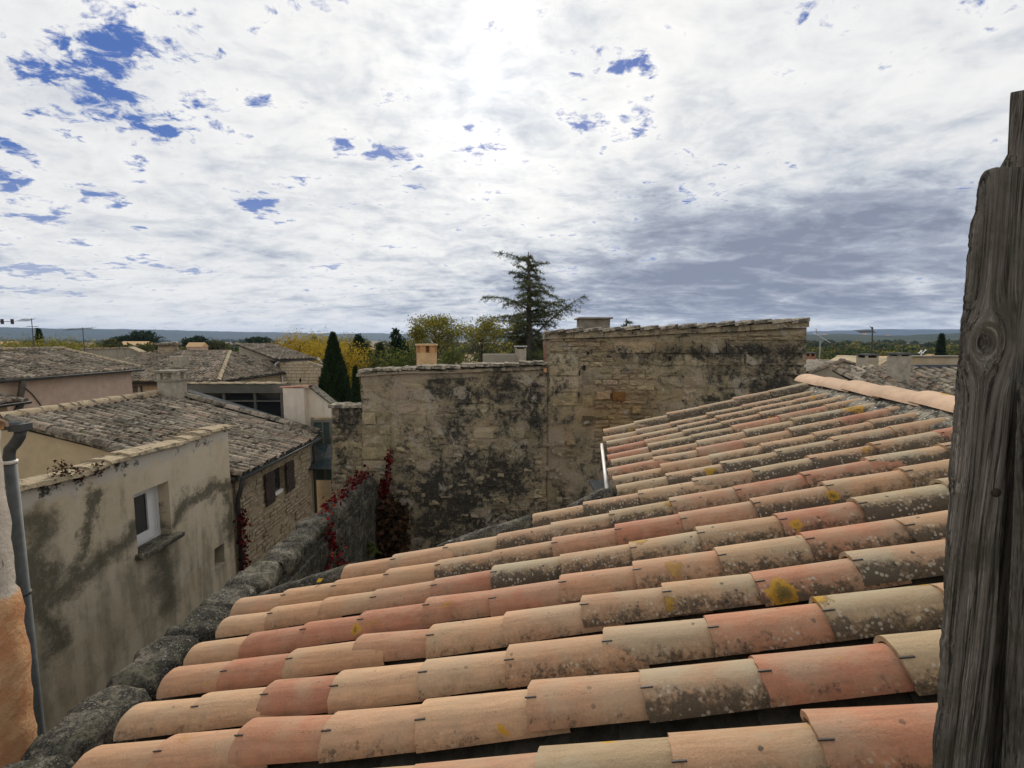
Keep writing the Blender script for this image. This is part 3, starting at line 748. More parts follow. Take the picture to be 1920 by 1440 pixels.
def wall_body(name, parent, poly_px, Y, thick, m='wall_stone', cell=.07, amp=.022, zmin=0.0):
    """rough-faced wall body: polygon of the top edge in pixels (left to right) at depth Y, down to the ground"""
    top = [atY(px, py, Y) for px, py in poly_px]; x0, x1 = top[0].x, top[-1].x
    xs = [p.x for p in top]; zs = [p.z for p in top]; nx = max(2, int((x1 - x0) / cell)); v = []; f = []
    zlow = H - 3.6; nz = max(2, int((max(zs) - zlow) / cell))
    for j in range(nz + 1):
        for i in range(nx + 1):
            x = x0 + (x1 - x0) * i / nx; zt = float(np.interp(x, xs, zs)); z = zt + (zlow - zt) * j / nz
            d = amp * (mnoise.noise(V(x * 3, z * 3, Y)) + .7 * mnoise.noise(V(x * 8, z * 8, Y)) + .5 * mnoise.noise(V(x * 19, z * 19, Y)))
            ex = (.012 * mnoise.noise(V(z * 9, 5.5, Y)) if i in (0, nx) else 0)
            v.append((x + ex, Y + d, z + (.010 * mnoise.noise(V(x * 11, 2.2, Y)) if j == 0 else 0)))
    for j in range(nz):
        for i in range(nx): p = j * (nx + 1) + i; f.append((p, p + nx + 1, p + nx + 2, p + 1))
    # back, sides, foot
    def idx(i, j): return j * (nx + 1) + i
    rim = [idx(i, 0) for i in range(nx + 1)] + [idx(nx, j) for j in range(1, nz + 1)] + [idx(i, nz) for i in range(nx - 1, -1, -1)] + [idx(0, j) for j in range(nz - 1, 0, -1)]
    b0 = len(v); v += [(v[i][0], Y + thick, v[i][2]) for i in rim]
    for q in range(len(rim)): r2 = (q + 1) % len(rim); f.append((rim[q], rim[r2], b0 + r2, b0 + q))
    f.append(tuple(b0 + q for q in range(len(rim)))[::-1])
    mb = MB(); mb.add(v, f); o = mb.build(name, m, parent, True)
    ft = MB(); ft.span((x0 + .01, Y + .03, zmin), (x1 - .01, Y + thick - .02, zlow + .02)); ft.build('footing', m, parent)
    return o
def courses(parent, px0, px1, rows, Y, wr, proud=.02, prob=1.0, gap=.020, skip=None, tint=.32):
    """coursed stones between pixel columns, rows = list of course boundaries in pixel y"""
    for (ya, yb) in zip(rows[:-1], rows[1:]):
        za = atY(960, ya, Y).z; zb = atY(960, yb, Y).z; x = atY(px0, ya, Y).x; x1 = atY(px1, ya, Y).x
        while x < x1 - .03:
            w = random.uniform(*wr); w = min(w, x1 - x)
            if x1 - x - w < wr[0] * .5: w = x1 - x
            if random.random() < prob and not (skip and skip(x + w / 2, (za + zb) / 2)):
                put_stone(parent, x + w / 2, (za + zb) / 2 + random.uniform(-.004, .004), w - gap, za - zb - gap, Y - proud + random.uniform(-.012, .010), .16, tintv(tint))
            x += w
# coping of tiles and slabs along a wall top
def coping(parent, px_list, Y, n, w=.36, th=.05, m='wall_coping', over=.05, step=0.0, tiles=True, name='coping_stone'):
    pts = [atY(px, py, Y) for px, py in px_list]; xs = [p.x for p in pts]; zs = [p.z for p in pts]
    x = xs[0] - .025; x1 = xs[-1] + .02; L = (x1 - x) / n
    for i in range(n):
        a = x + L * i; b = a + L * .985 + random.uniform(-.004, .004)
        za = float(np.interp(a, xs, zs)); zb = float(np.interp(b, xs, zs))
        mb = MB(); dx = (b - a); seg = 5; vs = []
        lift = random.uniform(0, .012); t1 = th * random.uniform(.85, 1.15); t2 = t1 * random.uniform(.75, 1.0)
        ya = Y - over - random.uniform(0, .02)
        for q in range(seg + 1):
            t = q / seg; xx = a + dx * t; zz = za + (zb - za) * t + lift + step * (t - .5); h = (t2 + (t1 - t2) * t) + random.uniform(-.005, .005)
            vs += [V(xx, ya + random.uniform(-.006, .006), zz), V(xx, ya + .015, zz + h), V(xx, Y + w * .6, zz + h * 1.15), V(xx, Y + w, zz)]
        fs = [(q * 4 + k, (q + 1) * 4 + k, (q + 1) * 4 + (k + 1) % 4, q * 4 + (k + 1) % 4) for q in range(seg) for k in range(4)] + [(3, 2, 1, 0), tuple(seg * 4 + k for k in range(4))]
        mb.add(vs, fs); mb.build(name, m, parent)

# --- the old stone wall across the courtyard: low pier, middle wall, tall wall
pier = thing('stone_pier', 'low dark stone pier between the glass canopy and the old wall', 'pier', V(atY(648, 760, YW + .05).x, YW + .2, 0))
wall_body('pier_wall', pier, [(621, 766), (683, 766)], YW + .06, .35, amp=.015)
courses(pier, 621, 681, [768, 795, 815, 828, 842, 858, 872, 888, 905, 925, 950], YW + .06, (.12, .32), .02)
coping(pier, [(621, 765), (683, 765)], YW + .06, 2, .35, .05)
mid = thing('old_wall', 'crumbling stone wall with peeling plaster, black lichen and a tile coping, red creeper at its left', 'wall', V(-.6, YW + .2, 0))
wall_body('wall_face', mid, [(676, 700), (740, 697), (860, 692), (1026, 686)], YW, .45)
wj = MB(); wb = [atY(1022, 672, YW), atY(1088, 672, YW), atY(1088, 1050, YW), atY(1022, 1050, YW)]
skl = lambda x, z: False
courses(mid, 745, 1024, [716, 733, 757, 778, 800, 822], YW, (.28, .52), .012, .92)
courses(mid, 678, 734, [720, 752, 772, 796, 815, 838, 862, 884, 908], YW, (.22, .46), .018)
for _ in range(190):
    px = random.uniform(745, 1075); py = random.uniform(825, 1000); p = atY(px, py, YW)
    put_stone(mid, p.x, p.z, random.uniform(.04, .16), random.uniform(.025, .075), YW - random.uniform(.004, .026), .1, tintv(.3)).color[3] = random.choice((.35, .6, .8, 1, 1, 1))
coping(mid, [(676, 699), (740, 695), (860, 690), (1026, 684)], YW, 13, .45, .045, step=-.022)
lips = MB()
coping(mid, [(672, 706), (740, 702), (860, 699), (1026, 693)], YW, 9, .2, .045, over=.03, name='coping_slab', m='wall_stone')
tall = thing('tall_old_wall', 'tall gable wall of ochre rubble and ashlar blocks with stepped tile coping, right of the plastered wall', 'wall', V(2.5, YW + .2, 0))
wall_body('wall_face', tall, [(1024, 636), (1086, 633), (1200, 629), (1330, 623), (1420, 618), (1512, 614)], YW + .03, .5)
def tcourse(*a, **k): courses(tall, *a, Y=YW + .03, **k)
tcourse(1028, 1086, [662, 705, 735, 762], wr=(.5, .6), proud=.014)                       # plain ashlar pier at the joint
tcourse(1030, 1500, [622, 630, 639], wr=(.10, .26), proud=.015, prob=.0)
courses(tall, 1030, 1140, [634, 641, 650, 660], YW + .03, (.10, .30), .022)
courses(tall, 1330, 1510, [626, 632, 639], YW + .03, (.12, .34), .02)
courses(tall, 1150, 1512, [640, 663, 686], YW + .03, (.34, .75), .024)
courses(tall, 1230, 1512, [687, 705, 728, 752, 776], YW + .03, (.34, .7), .014, .9)
courses(tall, 1088, 1150, [661, 670, 678, 688], YW + .03, (.10, .28), .02)
courses(tall, 1090, 1112, [696, 722, 741, 764], YW + .03, (.17, .2), .03)
ys = [690]
while ys[-1] < 850: ys.append(ys[-1] + random.uniform(6.5, 12))
for ya, yb in zip(ys[:-1], ys[1:]):
    r = 1228 + random.uniform(-10, 25) if ya < 780 else 1260
    courses(tall, 1114, r, [ya, yb], YW + .03, (.10, .30), .022, .95, .014, tint=.28)
for px, py, w, h, c in [(1160, 743, .20, .145, (.62, .42, .25)), (1131, 741, .21, .12, (1.15, 1.05, .98)), (1193, 768, .13, .11, (1.25, 1.15, 1.0)), (1143, 812, .10, .07, (1.3, 1.2, 1.1)), (1102, 788, .16, .14, (.35, .36, .34))]:
    p = atY(px, py, YW); put_stone(tall, p.x, p.z, w, h, YW - .03, .14, c)
for px, py in ((1096, 690), (1103, 662), (1257, 672), (1087, 700), (1086, 740)):
    p = atY(px, py, YW - .02); hb = MB(); hb.box(p + V(0, .04, 0), (.035 if px > 1090 else .012, .06, .075 if px != 1103 else .03)); hb.build('gap', 'hollow', tall)
coping(tall, [(1024, 637), (1086, 634), (1200, 630), (1330, 624), (1420, 619), (1512, 615)], YW + .03, 9, .5, .095, over=.04, name='coping_slab', m='wall_stone')
coping(tall, [(1026, 626), (1086, 623), (1200, 619), (1330, 613), (1420, 607), (1512, 604)], YW + .03, 14, .5, .045, over=.07, step=.03)
ba = MB(); p = atY(1022, 690, YW - .03); ba.tube([atY(1019, 640, YW - .02), atY(1023, 690, YW - .03)], .012, 6); ba.build('conduit', 'terracotta_dark', tall, True)
bl = MB(); bl.box(atY(1022, 694, YW - .02), (.045, .06, .055)); bl.build('brick', 'terracotta', tall)

# --- garden wall with rounded capstones running away from the eaves
A = atZ(100, 1395, H - 1.70); B = atY(690, 893, YW - .02)
axw = (B - A).normalized(); axh = V(axw.x, axw.y, 0).normalized(); sidew = V(axh.y, -axh.x, 0)
gw = thing('garden_wall', 'dark mossy garden wall with rounded capstones running from the eaves to the old wall', 'wall', V(((A + B) / 2).x, ((A + B) / 2).y, 0))
Lw = (B - A).length; t = -.75; cap = 0
def rock(c, ax, ln, wd, ht, nu=15, nv=18, amp=.034):
    v = []; f = []
    u3, s3, z3 = ax; se = random.uniform(0, 99)
    for i in range(nu + 1):
        s = i / nu * 2 - 1; e = (1 - abs(s) ** 5) ** .5 if abs(s) < 1 else 0; e = max(e, .0)
        for k in range(nv):
            a = 2 * math.pi * k / nv; ca, sa = math.cos(a), math.sin(a); q = (abs(ca) ** 3.2 + abs(sa) ** 3.2) ** (-1 / 3.2)
            y = ca * q * wd / 2 * (.55 + .45 * e); z = sa * q * ht / 2 * (.5 + .5 * e)
            p = c + u3 * (s * ln / 2) + s3 * y + z3 * z; nn = amp * (mnoise.noise(p * 5 + V(se, 0, 0)) + .6 * mnoise.noise(p * 13) + .4 * mnoise.noise(p * 31))
            v.append(p + (s3 * ca + z3 * sa) * nn)
    for i in range(nu):
        for k in range(nv): f.append((i * nv + k, i * nv + (k + 1) % nv, (i + 1) * nv + (k + 1) % nv, (i + 1) * nv + k))
    f += [tuple(range(nv)), tuple(nu * nv + k for k in range(nv))[::-1]]
    return v, f
up = V(0, 0, 1); upw = (up - axw * up.dot(axw)).normalized()
while t < Lw - .05:
    ln = random.uniform(.26, .5) + .05 * max(t, 0); ln = min(ln, Lw - t)
    c = A + axw * (t + ln / 2) + sidew * random.uniform(-.02, .02) + up * (-.085 + random.uniform(-.015, .015))
    mb = MB(); mb.add(*rock(c, (axw, sidew, upw), ln * .99, .27 + random.uniform(-.02, .03), .19 + random.uniform(-.02, .03)))
    mb.build('capstone', 'cap_stone', gw, True); t += ln
STD = [stone_mesh('stone', 'cap_stone') for _ in range(4)]
bw = MB(); q0 = A + axw * -.75; 
bw.prism([q0 + sidew * -.12 + up * -.12, q0 + sidew * .12 + up * -.12, V(q0.x, q0.y, 0) + sidew * .14, V(q0.x, q0.y, 0) + sidew * -.14], V(0, 0, 0) + axh * (Lw + .70) * 1.0 + V(0, 0, 0))
# body follows the falling top
bw = MB(); q1 = B - axw * .0
bw.add([q0 + sidew * -.13 - up * .14, q0 + sidew * .13 - up * .14, q1 + sidew * .13 - up * .14, q1 + sidew * -.13 - up * .14] + [V(p.x, p.y, 0) for p in (q0 + sidew * -.15, q0 + sidew * .15, q1 + sidew * .15, q1 + sidew * -.15)],
       [(0, 1, 2, 3), (0, 4, 5, 1), (1, 5, 6, 2), (2, 6, 7, 3), (3, 7, 4, 0)])
bw.build('wall_body', 'cap_stone', gw)
for r in range(4):
    s = .9
    while s < Lw - .1:
        ln = random.uniform(.3, .6); ln = min(ln, Lw - s); c = A + axw * (s + ln / 2) - up * (.30 + r * .235) + sidew * .135
        o = bpy.data.objects.new('stone', random.choice(STD)); col.objects.link(o)
        place(o, gw, frame(axw * (ln - .012), -sidew * .07, upw * .222, c)); s += ln
# ------------------------------------------------------------------ helper: roof slopes covered with tiles
OLDV = [tile_mesh('roof_tile', .44, .145, .185, .085, .015, 6, 'old_tile', .006, inner=False) for _ in range(2)]
def slope(parent, O, U, D, rows, single, pitch=.21, ex=.34, name='roof_tile', big=None):
    """O: point on the ridge side, U along the ridge, D down the slope; rows(u) -> (v0, v1) or None; single: True = a mesh per tile"""
    U = U.normalized(); D = D.normalized(); Nn = U.cross(D); Nn = Nn if Nn.z > 0 else -Nn
    u = 0.0; objs = 0; buf = []; fb = []
    seg = 4
    while True:
        r = rows(u)
        if r is None: break
        v0, v1 = r; v = v1 + random.uniform(-.03, .03)
        while v > v0 + .05:
            top = max(v - .44, v0); sc_ = (v - top) / .44; tl = .035 + random.uniform(-.012, .02); yaw = random.gauss(0, .03)
            xd = (D + Nn * tl + U * yaw).normalized(); zd = (Nn - xd * Nn.dot(xd) + U * random.gauss(0, .05)); zd = (zd - xd * zd.dot(xd)).normalized(); yd = zd.cross(xd)
            org = O + U * (u + random.uniform(-.012, .012)) + D * top + Nn * random.uniform(-.012, .010)
            if single:
                o = bpy.data.objects.new(name, random.choice(OLDV)); col.objects.link(o); place(o, parent, frame(xd * sc_, yd, zd, org)); objs += 1
            else:
                b = len(buf); s_ = big or 1.0
                for (x, w) in ((0, .15 * s_), (.44 * sc_, .185 * s_)):
                    for k in range(seg + 1):
                        a = math.pi * (.04 + .92 * k / seg); buf.append(org + xd * x + yd * (-math.cos(a) * w / 2) + zd * (math.sin(a) * .085 * s_))
                for k in range(seg): fb.append((b + k, b + seg + 1 + k, b + seg + 2 + k, b + k + 1))
                fb.append(tuple(b + seg + 1 + k for k in range(seg + 1)))
            v -= ex + random.uniform(-.03, .03)
        u += pitch
    if not single and buf:
        mb = MB(); mb.add(buf, fb); mb.build(name + 's', 'old_tile', parent, False, 'stuff')
    return objs
def sheet(parent, pts, name='roof_deck', m='dirt', drop=.02, th=.06):
    mb = MB(); mb.prism([Vector(p) - V(0, 0, drop) for p in pts], V(0, 0, -th)); return mb.build(name, m, parent)
def row_of_tiles(parent, a, b, ex=.33, name='ridge_tile', m='old_tile', w=.2, h=.09, meshes=None):
    a = Vector(a); b = Vector(b); L = (b - a).length; xd0 = (b - a).normalized(); n = max(1, int(L / ex)); ex = L / n
    me = meshes or [tile_mesh(name, ex * 1.25, w * .82, w, h, .015, 8, m, .006) for _ in range(2)]
    for i in range(n):
        xd = (xd0 + V(random.gauss(0, .02), random.gauss(0, .02), .045)).normalized(); zd = (V(0, 0, 1) - xd * xd.z).normalized(); yd = zd.cross(xd)
        o = bpy.data.objects.new(name, random.choice(me)); col.objects.link(o); place(o, parent, frame(xd, yd, zd, a + xd0 * (i * ex - .08)))
def half_gutter(parent, a, b, r=.06, m='dark_zinc', name='gutter'):
    a = Vector(a); b = Vector(b); t = (b - a).normalized(); s = t.cross(V(0, 0, 1)).normalized(); mb = MB(); vs = []
    for p in (a, b):
        for w in range(7): an = math.pi * w / 6; vs.append(p + s * (r * math.cos(an)) - V(0, 0, r * math.sin(an)))
    mb.add(vs, [(w, w + 1, w + 8, w + 7) for w in range(6)]); mb.tube([a + s * r, b + s * r], .01, 6); mb.tube([a - s * r, b - s * r], .01, 6)
    return mb.build(name, m, parent, True)
def wall_with_holes(parent, X, y0, y1, z0, z1, holes, m, thick=-.3, name='wall', cell=.12, amp=.012):
    """wall in the plane X (facing +X); holes = (ya, yb, za, zb)"""
    ys = sorted({y0, y1, *[h[0] for h in holes], *[h[1] for h in holes]}); zs = sorted({z0, z1, *[h[2] for h in holes], *[h[3] for h in holes]})
    def fill(a):
        o = []
        for p, q in zip(a[:-1], a[1:]):
            n = max(1, int((q - p) / cell)); o += [p + (q - p) * i / n for i in range(n)]
        return o + [a[-1]]
    ys = fill(ys); zs = fill(zs); v = []; f = []; ny = len(ys)
    for z in zs:
        for y in ys: v.append((X + amp * (mnoise.noise(V(y * 1.7, z * 1.7, 1)) + .5 * mnoise.noise(V(y * 6, z * 6, 4))), y, z))
    inh = lambda y, z: any(h[0] < y < h[1] and h[2] < z < h[3] for h in holes)
    for j in range(len(zs) - 1):
        for i in range(ny - 1):
            if not inh((ys[i] + ys[i + 1]) / 2, (zs[j] + zs[j + 1]) / 2): p = j * ny + i; f.append((p, p + 1, p + ny + 1, p + ny))
    mb = MB(); mb.add(v, f)
    for h in holes:
        a, b, c, d = h
        q = [(a, c), (b, c), (b, d), (a, d)]
        for k in range(4):
            (ya, za), (yb, zb) = q[k], q[(k + 1) % 4]; mb.add([(X, ya, za), (X, yb, zb), (X + thick, yb, zb), (X + thick, ya, za)], [(0, 1, 2, 3)])
    mb.add([(X, y1, z0), (X, y1, z1), (X + thick, y1, z1), (X + thick, y1, z0)], [(0, 1, 2, 3)]); mb.add([(X, y0, z0), (X, y0, z1), (X + thick, y0, z1), (X + thick, y0, z0)], [(3, 2, 1, 0)])
    mb.add([(X + thick, y0, z0), (X + thick, y1, z0), (X + thick, y1, z1), (X + thick, y0, z1)], [(0, 3, 2, 1)]) if not holes else None
    mb.add([(X, y0, z1), (X, y1, z1), (X + thick, y1, z1), (X + thick, y0, z1)], [(0, 1, 2, 3)])
    return mb.build(name, m, parent, True)

# ------------------------------------------------------------------ house with the small white window (walled terrace)
ZP = H - 1.58
yA = atX(35, 1000, XH).y - .6; yB = atX(432, 900, XH).y
hd = thing('rendered_house', 'stained ochre rendered house with a small white window and sloping lichen coping', 'house', V(XH - 1.5, (yA + yB) / 2, 0))
wy0 = atX(250, 940, XH).y; wy1 = atX(318, 940, XH).y; wz1 = atX(282, 915, XH).z; wz0 = atX(296, 1018, XH).z
sy0 = atX(401, 1030, XH).y; sy1 = atX(419, 1030, XH).y; sz1 = atX(410, 1024, XH).z; sz0 = atX(410, 1064, XH).z
wall_with_holes(hd, XH, yA, yB, 0, ZP, [(wy0, wy1, wz0, wz1), (sy0, sy1, sz0, sz1)], 'stained_render', -.30, cell=.10)
# coping of flat half-tiles along the top
t0 = V(XH - .15, yA, ZP); n = 15
for i in range(n):
    a = yA + (yB + .04 - yA) * i / n; b = yA + (yB + .04 - yA) * (i + 1) / n + .03; mb = MB(); vs = []
    h0 = random.uniform(.0, .012); wob = .02 * math.sin(i * 1.1)
    for q in range(4):
        y = a + (b - a) * q / 3; z = ZP + h0 + .018 * q / 3 * -1 + wob
        for (dx, dz) in ((.07, -.01), (.055, .035), (-.05, .058), (-.20, .056), (-.34, .025), (-.34, -.01)): vs.append(V(XH + dx + random.uniform(-.008, .008), y, z + dz + random.uniform(-.006, .006)))
    mb.add(vs, [(q * 6 + k, (q + 1) * 6 + k, (q + 1) * 6 + (k + 1) % 6, q * 6 + (k + 1) % 6) for q in range(3) for k in range(6)] + [tuple(range(6))[::-1], tuple(18 + k for k in range(6))])
    mb.build('coping_tile', 'coping', hd)
win = MB(); xr = XH - .17; fw = .045
for (a, b, c, d) in ((wy0, wy0 + fw, wz0, wz1), (wy1 - fw, wy1, wz0, wz1), (wy0 + fw, wy1 - fw, wz0, wz0 + fw), (wy0 + fw, wy1 - fw, wz1 - fw, wz1)): win.span((xr - .05, a, c), (xr, b, d))
wo = win.build('window', 'white_paint', hd)
sh = MB(); a0, a1 = wy0 + fw + .004, wy1 - fw - .10; c0, c1 = wz0 + fw + .004, wz1 - fw - .004; f2 = .055
for (a, b, c, d) in ((a0, a0 + f2 * .5, c0, c1), (a1 - f2 * 1.6, a1, c0, c1), (a0 + f2 * .5, a1 - f2 * 1.6, c0, c0 + f2 * 2.4), (a0 + f2 * .5, a1 - f2 * 1.6, c1 - f2, c1)): sh.span((xr - .03, a, c), (xr + .02, b, d))
sh.build('sash', 'white_paint', wo)
pn = MB(); pn.span((xr - .012, a0 + f2 * .5, c0 + f2 * 2.4), (xr - .004, a1 - f2 * 1.6, c1 - f2)); pn.build('pane', 'dark_glass', wo)
sd = MB(); sd.span((xr - .03, a1 + .004, c0), (xr - .012, wy1 - fw, c1)); sd.build('sash_edge', 'white_paint', wo)
si = MB(); si.box(V(XH - .06, (wy0 + wy1) / 2 + .03, wz0 - .03), (.36, wy1 - wy0 + .16, .07), jit=.008); si.build('sill', 'cap_stone', hd)
sw = MB(); sw.span((XH - .22, sy0, sz0), (XH - .20, sy1, sz1)); sw.build('small_window', 'dark_glass', hd)
ss_ = MB(); ss_.box(V(XH - .08, (sy0 + sy1) / 2, sz0 + .012), (.2, sy1 - sy0 - .01, .025)); ss_.build('small_sill', 'concrete', hd)
tf = MB(); tf.span((XH - 4.6, yA, 0), (XH - .32, 8.0, H - 3.0)); tf.build('terrace', 'beige_render', hd)
for px, py, r in ((118, 882, .14), (182, 880, .09), (147, 893, .08)):
    p = atX(px, py, XH + (.02 if py > 885 or px > 150 else .02)); q = np.random.normal(size=(160, 3)) * [.03, r * .45, r * .4] + np.array(p)
    o = fastmesh('moss', leaves(q, .035, .6), 4, 'leaf_dry', hd, 'stuff')

# ------------------------------------------------------------------ tiled stone house with brown shutters behind it
XE = -5.25; ZE = H - 2.50; XR = -9.1; ZR = H - 1.38; YE0, YE1 = 8.12, 12.05
he = thing('stone_house', 'rubble stone house with brown shutters, weathered canal tile roof and a chimney', 'house', V(-7, 10, 0))
De = V(XE + .1 - XR, 0, ZE - ZR + .02); Oe = V(XR, YE0, ZR - .07); Le = De.length
def rows_e(u):
    if u > YE1 - YE0: return None
    return (0.06, Le + .06) if u > .22 else (0.06, Le - .30)
ne = slope(he, Oe, V(0, 1, 0), De, rows_e, True, pitch=.172, ex=.345)
sheet(he, [V(XR, YE0 - .02, ZR - .05), V(XE + .08, YE0 + .15, ZE - .05), V(XE + .08, YE1 + .05, ZE - .05), V(XR, YE1 + .05, ZR - .05)])
sheet(he, [V(XR, YE0 - .02, ZR - .05), V(XR, YE1 + .05, ZR - .05), V(XR - 3.5, YE1 + .05, ZR - 1.05), V(XR - 3.5, YE0 - .02, ZR - 1.05)], 'rear_slope', 'old_tile')
row_of_tiles(he, V(XR, YE1 + .02, ZR), V(XR, YE0 - .1, ZR - .01), .34, 'ridge_tile', 'coping', .24, .10)
row_of_tiles(he, V(XR + .1, YE0 - .02, ZR - .04), Oe + V(0, -.02, .03) + De.normalized() * (Le - .3), .34, 'verge_tile', 'old_tile', .21, .10)
row_of_tiles(he, V(XR + .1, YE1 + .02, ZR + .0), V(XE + .1, YE1 + .02, ZE + .04), .36, 'verge_tile', 'old_tile', .20, .10)
gb = MB(); gb.prism([V(XR - 3.4, YE0 + .05, 0), V(XE - .02, YE0 + .05, 0), V(XE - .02, YE0 + .05, ZE - .12), V(XR, YE0 + .05, ZR - .12), V(XR - 3.4, YE0 + .05, ZR - 1.1)], V(0, .25, 0)); gb.build('gable_wall', 'beige_render', he)
gf = MB(); gf.prism([V(XR - 3.4, YE1 - .3, 0), V(XE - .02, YE1 - .3, 0), V(XE - .02, YE1 - .3, ZE - .12), V(XR, YE1 - .3, ZR - .12), V(XR - 3.4, YE1 - .3, ZR - 1.1)], V(0, .25, 0)); gf.build('gable_wall', 'grey_render', he)
def eq(px, py): p = atX(px, py, XE); return p.y, p.z
sA0, sA1 = eq(494, 920)[0], eq(511, 915)[0]; sB0, sB1 = eq(533, 890)[0], eq(547.5, 885)[0]; shz1 = eq(494, 890)[1]; shz0 = eq(495, 951)[1]
wall_with_holes(he, XE, YE0 + .32, YE1 - .32, 0, ZE - .10, [(sA1 + .02, sB0 - .02, shz0 + .04, shz1 - .02)], 'rubble', -.28, cell=.12, amp=.03)
STR = [stone_mesh('stone', 'rubble', bulge=.2, rough=.09) for _ in range(2)]
yy = ZE - .16
while yy > H - 4.6:
    hh = random.uniform(.07, .13); s = YE0 + .34
    while s < YE1 - .4:
        w = random.uniform(.12, .30)
        if not (sA0 - .05 < s + w / 2 < sB1 + .05 and shz0 - .05 < yy - hh / 2 < shz1 + .05) and random.random() < .55 and s + w < YE1 - .33:
            o = bpy.data.objects.new('stone', random.choice(STR)); col.objects.link(o)
            place(o, he, frame(V(0, w - .012, 0), V(-.06, 0, 0), V(0, 0, hh - .012), V(XE + .002 + random.uniform(-.01, .010), s + w / 2, yy - hh / 2)))
        s += w
    yy -= hh
for a, b in ((sA0, sA1), (sB0, sB1)):
    mb = MB(); nb = 4
    for i in range(nb): mb.span((XE + .035, a + (b - a) * i / nb + .004, shz0), (XE + .062, a + (b - a) * (i + 1) / nb - .004, shz1))
    for z in (shz0 + .12, shz1 - .12): mb.span((XE + .064, a + .02, z - .03), (XE + .08, b - .02, z + .03))
    mb.build('shutter', 'shutter_brown', he)
mb = MB(); mb.span((XE - .12, sA1 + .02, shz0 + .04), (XE - .10, sB0 - .02, shz1 - .02)); wo = mb.build('window', 'dark_glass', he)
mb = MB(); mb.span((XE - .09, sA1 + .02, shz0 + .05), (XE - .03, sB0 - .02, shz0 + .12)); mb.span((XE - .09, sA1 + .02, shz0 + .12), (XE - .05, sA1 + .08, shz1 - .02)); mb.build('window_frame', 'white_paint', wo)
half_gutter(he, V(XE + .16, YE0 + .28, ZE - .07), V(XE + .16, YE1 + .02, ZE - .06), .065, 'zinc')
dp = MB(); dp.tube([V(XE + .16, YE0 + .33, ZE - .12), V(XE + .12, YE0 + .33, ZE - .3), V(XE + .05, YE0 + .33, ZE - .5), V(XE + .05, YE0 + .33, .0)], .042, 10); dp.build('downpipe', 'iron', he, True)
dp = MB(); dp.tube([V(XE + .10, YE1 - .25, ZE - .12), V(XE + .05, YE1 - .25, ZE - .3), V(XE + .05, YE1 - .25, 0)], .035, 10); dp.build('downpipe', 'iron', he, True)
fl = MB(); fl.prism([V(XR + .4, YE1 + .14, ZR - .02), V(XE + .1, YE1 + .14, ZE + .0), V(XE + .1, YE1 + .26, ZE + .03), V(XR + .4, YE1 + .26, ZR + .02)], V(0, 0, .04)); fl.build('flashing', 'dark_zinc', he)
# chimney on the ridge
def chimney(name, label, cx, cy, z0, zs, ztop, w, d, m, style, group=None, slots=2):
    c = thing(name, label, 'chimney', V(cx, cy, z0), group)
    mb = MB(); mb.span((cx - w / 2, cy - d / 2, z0), (cx + w / 2, cy + d / 2, zs)); mb.build('shaft', m, c)
    if style == 'posts':
        mb = MB(); mb.span((cx - w / 2 - .04, cy - d / 2 - .04, zs), (cx + w / 2 + .04, cy + d / 2 + .04, zs + .05)); mb.build('ledge', 'old_concrete', c)
        t = .09
        for sx in (-1, 1):
            for sy in (-1, 1): mb = MB(); mb.box(V(cx + sx * (w / 2 - t / 2), cy + sy * (d / 2 - t / 2), (zs + .05 + ztop - .05) / 2), (t, t, ztop - zs - .10)); mb.build('post', m, c)
        mb = MB(); mb.span((cx - w / 2 - .06, cy - d / 2 - .06, ztop - .05), (cx + w / 2 + .06, cy + d / 2 + .06, ztop)); mb.build('cap', 'old_concrete', c)
    elif style == 'slab':
        mb = MB(); mb.span((cx - w / 2 + .06, cy - d / 2 + .06, zs), (cx + w / 2 - .06, cy + d / 2 - .06, ztop - .04)); mb.build('vent', 'hollow', c)
        for sx in (-1, 1):
            for sy in (-1, 1): mb = MB(); mb.box(V(cx + sx * (w / 2 - .03), cy + sy * (d / 2 - .03), (zs + ztop - .04) / 2), (.06, .06, ztop - .04 - zs)); mb.build('post', m, c)
        mb = MB(); mb.span((cx - w / 2 - .03, cy - d / 2 - .03, ztop - .04), (cx + w / 2 + .03, cy + d / 2 + .03, ztop)); mb.build('cap', 'dark_zinc', c)
    return c
p0 = atX(324, 735, XR + .25)
chimney('chimney', 'squat rendered chimney with open posts under a slab on the stone house ridge', p0.x, p0.y, ZR - .35, atY(324, 714, p0.y).z, atY(324, 694, p0.y).z, .46, .42, 'concrete', 'posts')

# ------------------------------------------------------------------ dark glazed loggia, white parapet and glass canopy beyond
YG = 12.9
lo = thing('glazed_loggia', 'dark glazed loggia under a grey concrete beam behind the stone house roof', 'building', V(atY(440, 740, YG).x, YG, 0))
a = atY(350, 740, YG); b = atY(531, 737, YG); zt = atY(440, 721, YG).z; zb = b.z
mb = MB(); mb.span((a.x, YG, zb), (b.x, YG + .5, zt)); mb.build('beam', 'dark_beam', lo)
mb = MB(); mb.span((a.x, YG + .12, 0), (b.x, YG + .16, zb - .004)); mb.build('glazing', 'dark_glass', lo)
for i, px in enumerate((352, 420, 478, 528)): p = atY(px, 745, YG + .06); mb = MB(); mb.span((p.x - .03, YG + .04, 0), (p.x + .03, YG + .116, zb - .004)); mb.build('mullion', 'dark_beam', lo)
mb = MB(); p = atY(440, 752, YG + .06); mb.span((a.x + .1, YG + .05, p.z - .02), (b.x - .1, YG + .11, p.z + .02)); mb.build('transom', 'dark_beam', lo)
row_of_tiles(lo, V(b.x, YG + .1, zt), V(a.x, YG + .1, zt), .4, 'coping_tile', 'coping', .28, .05)
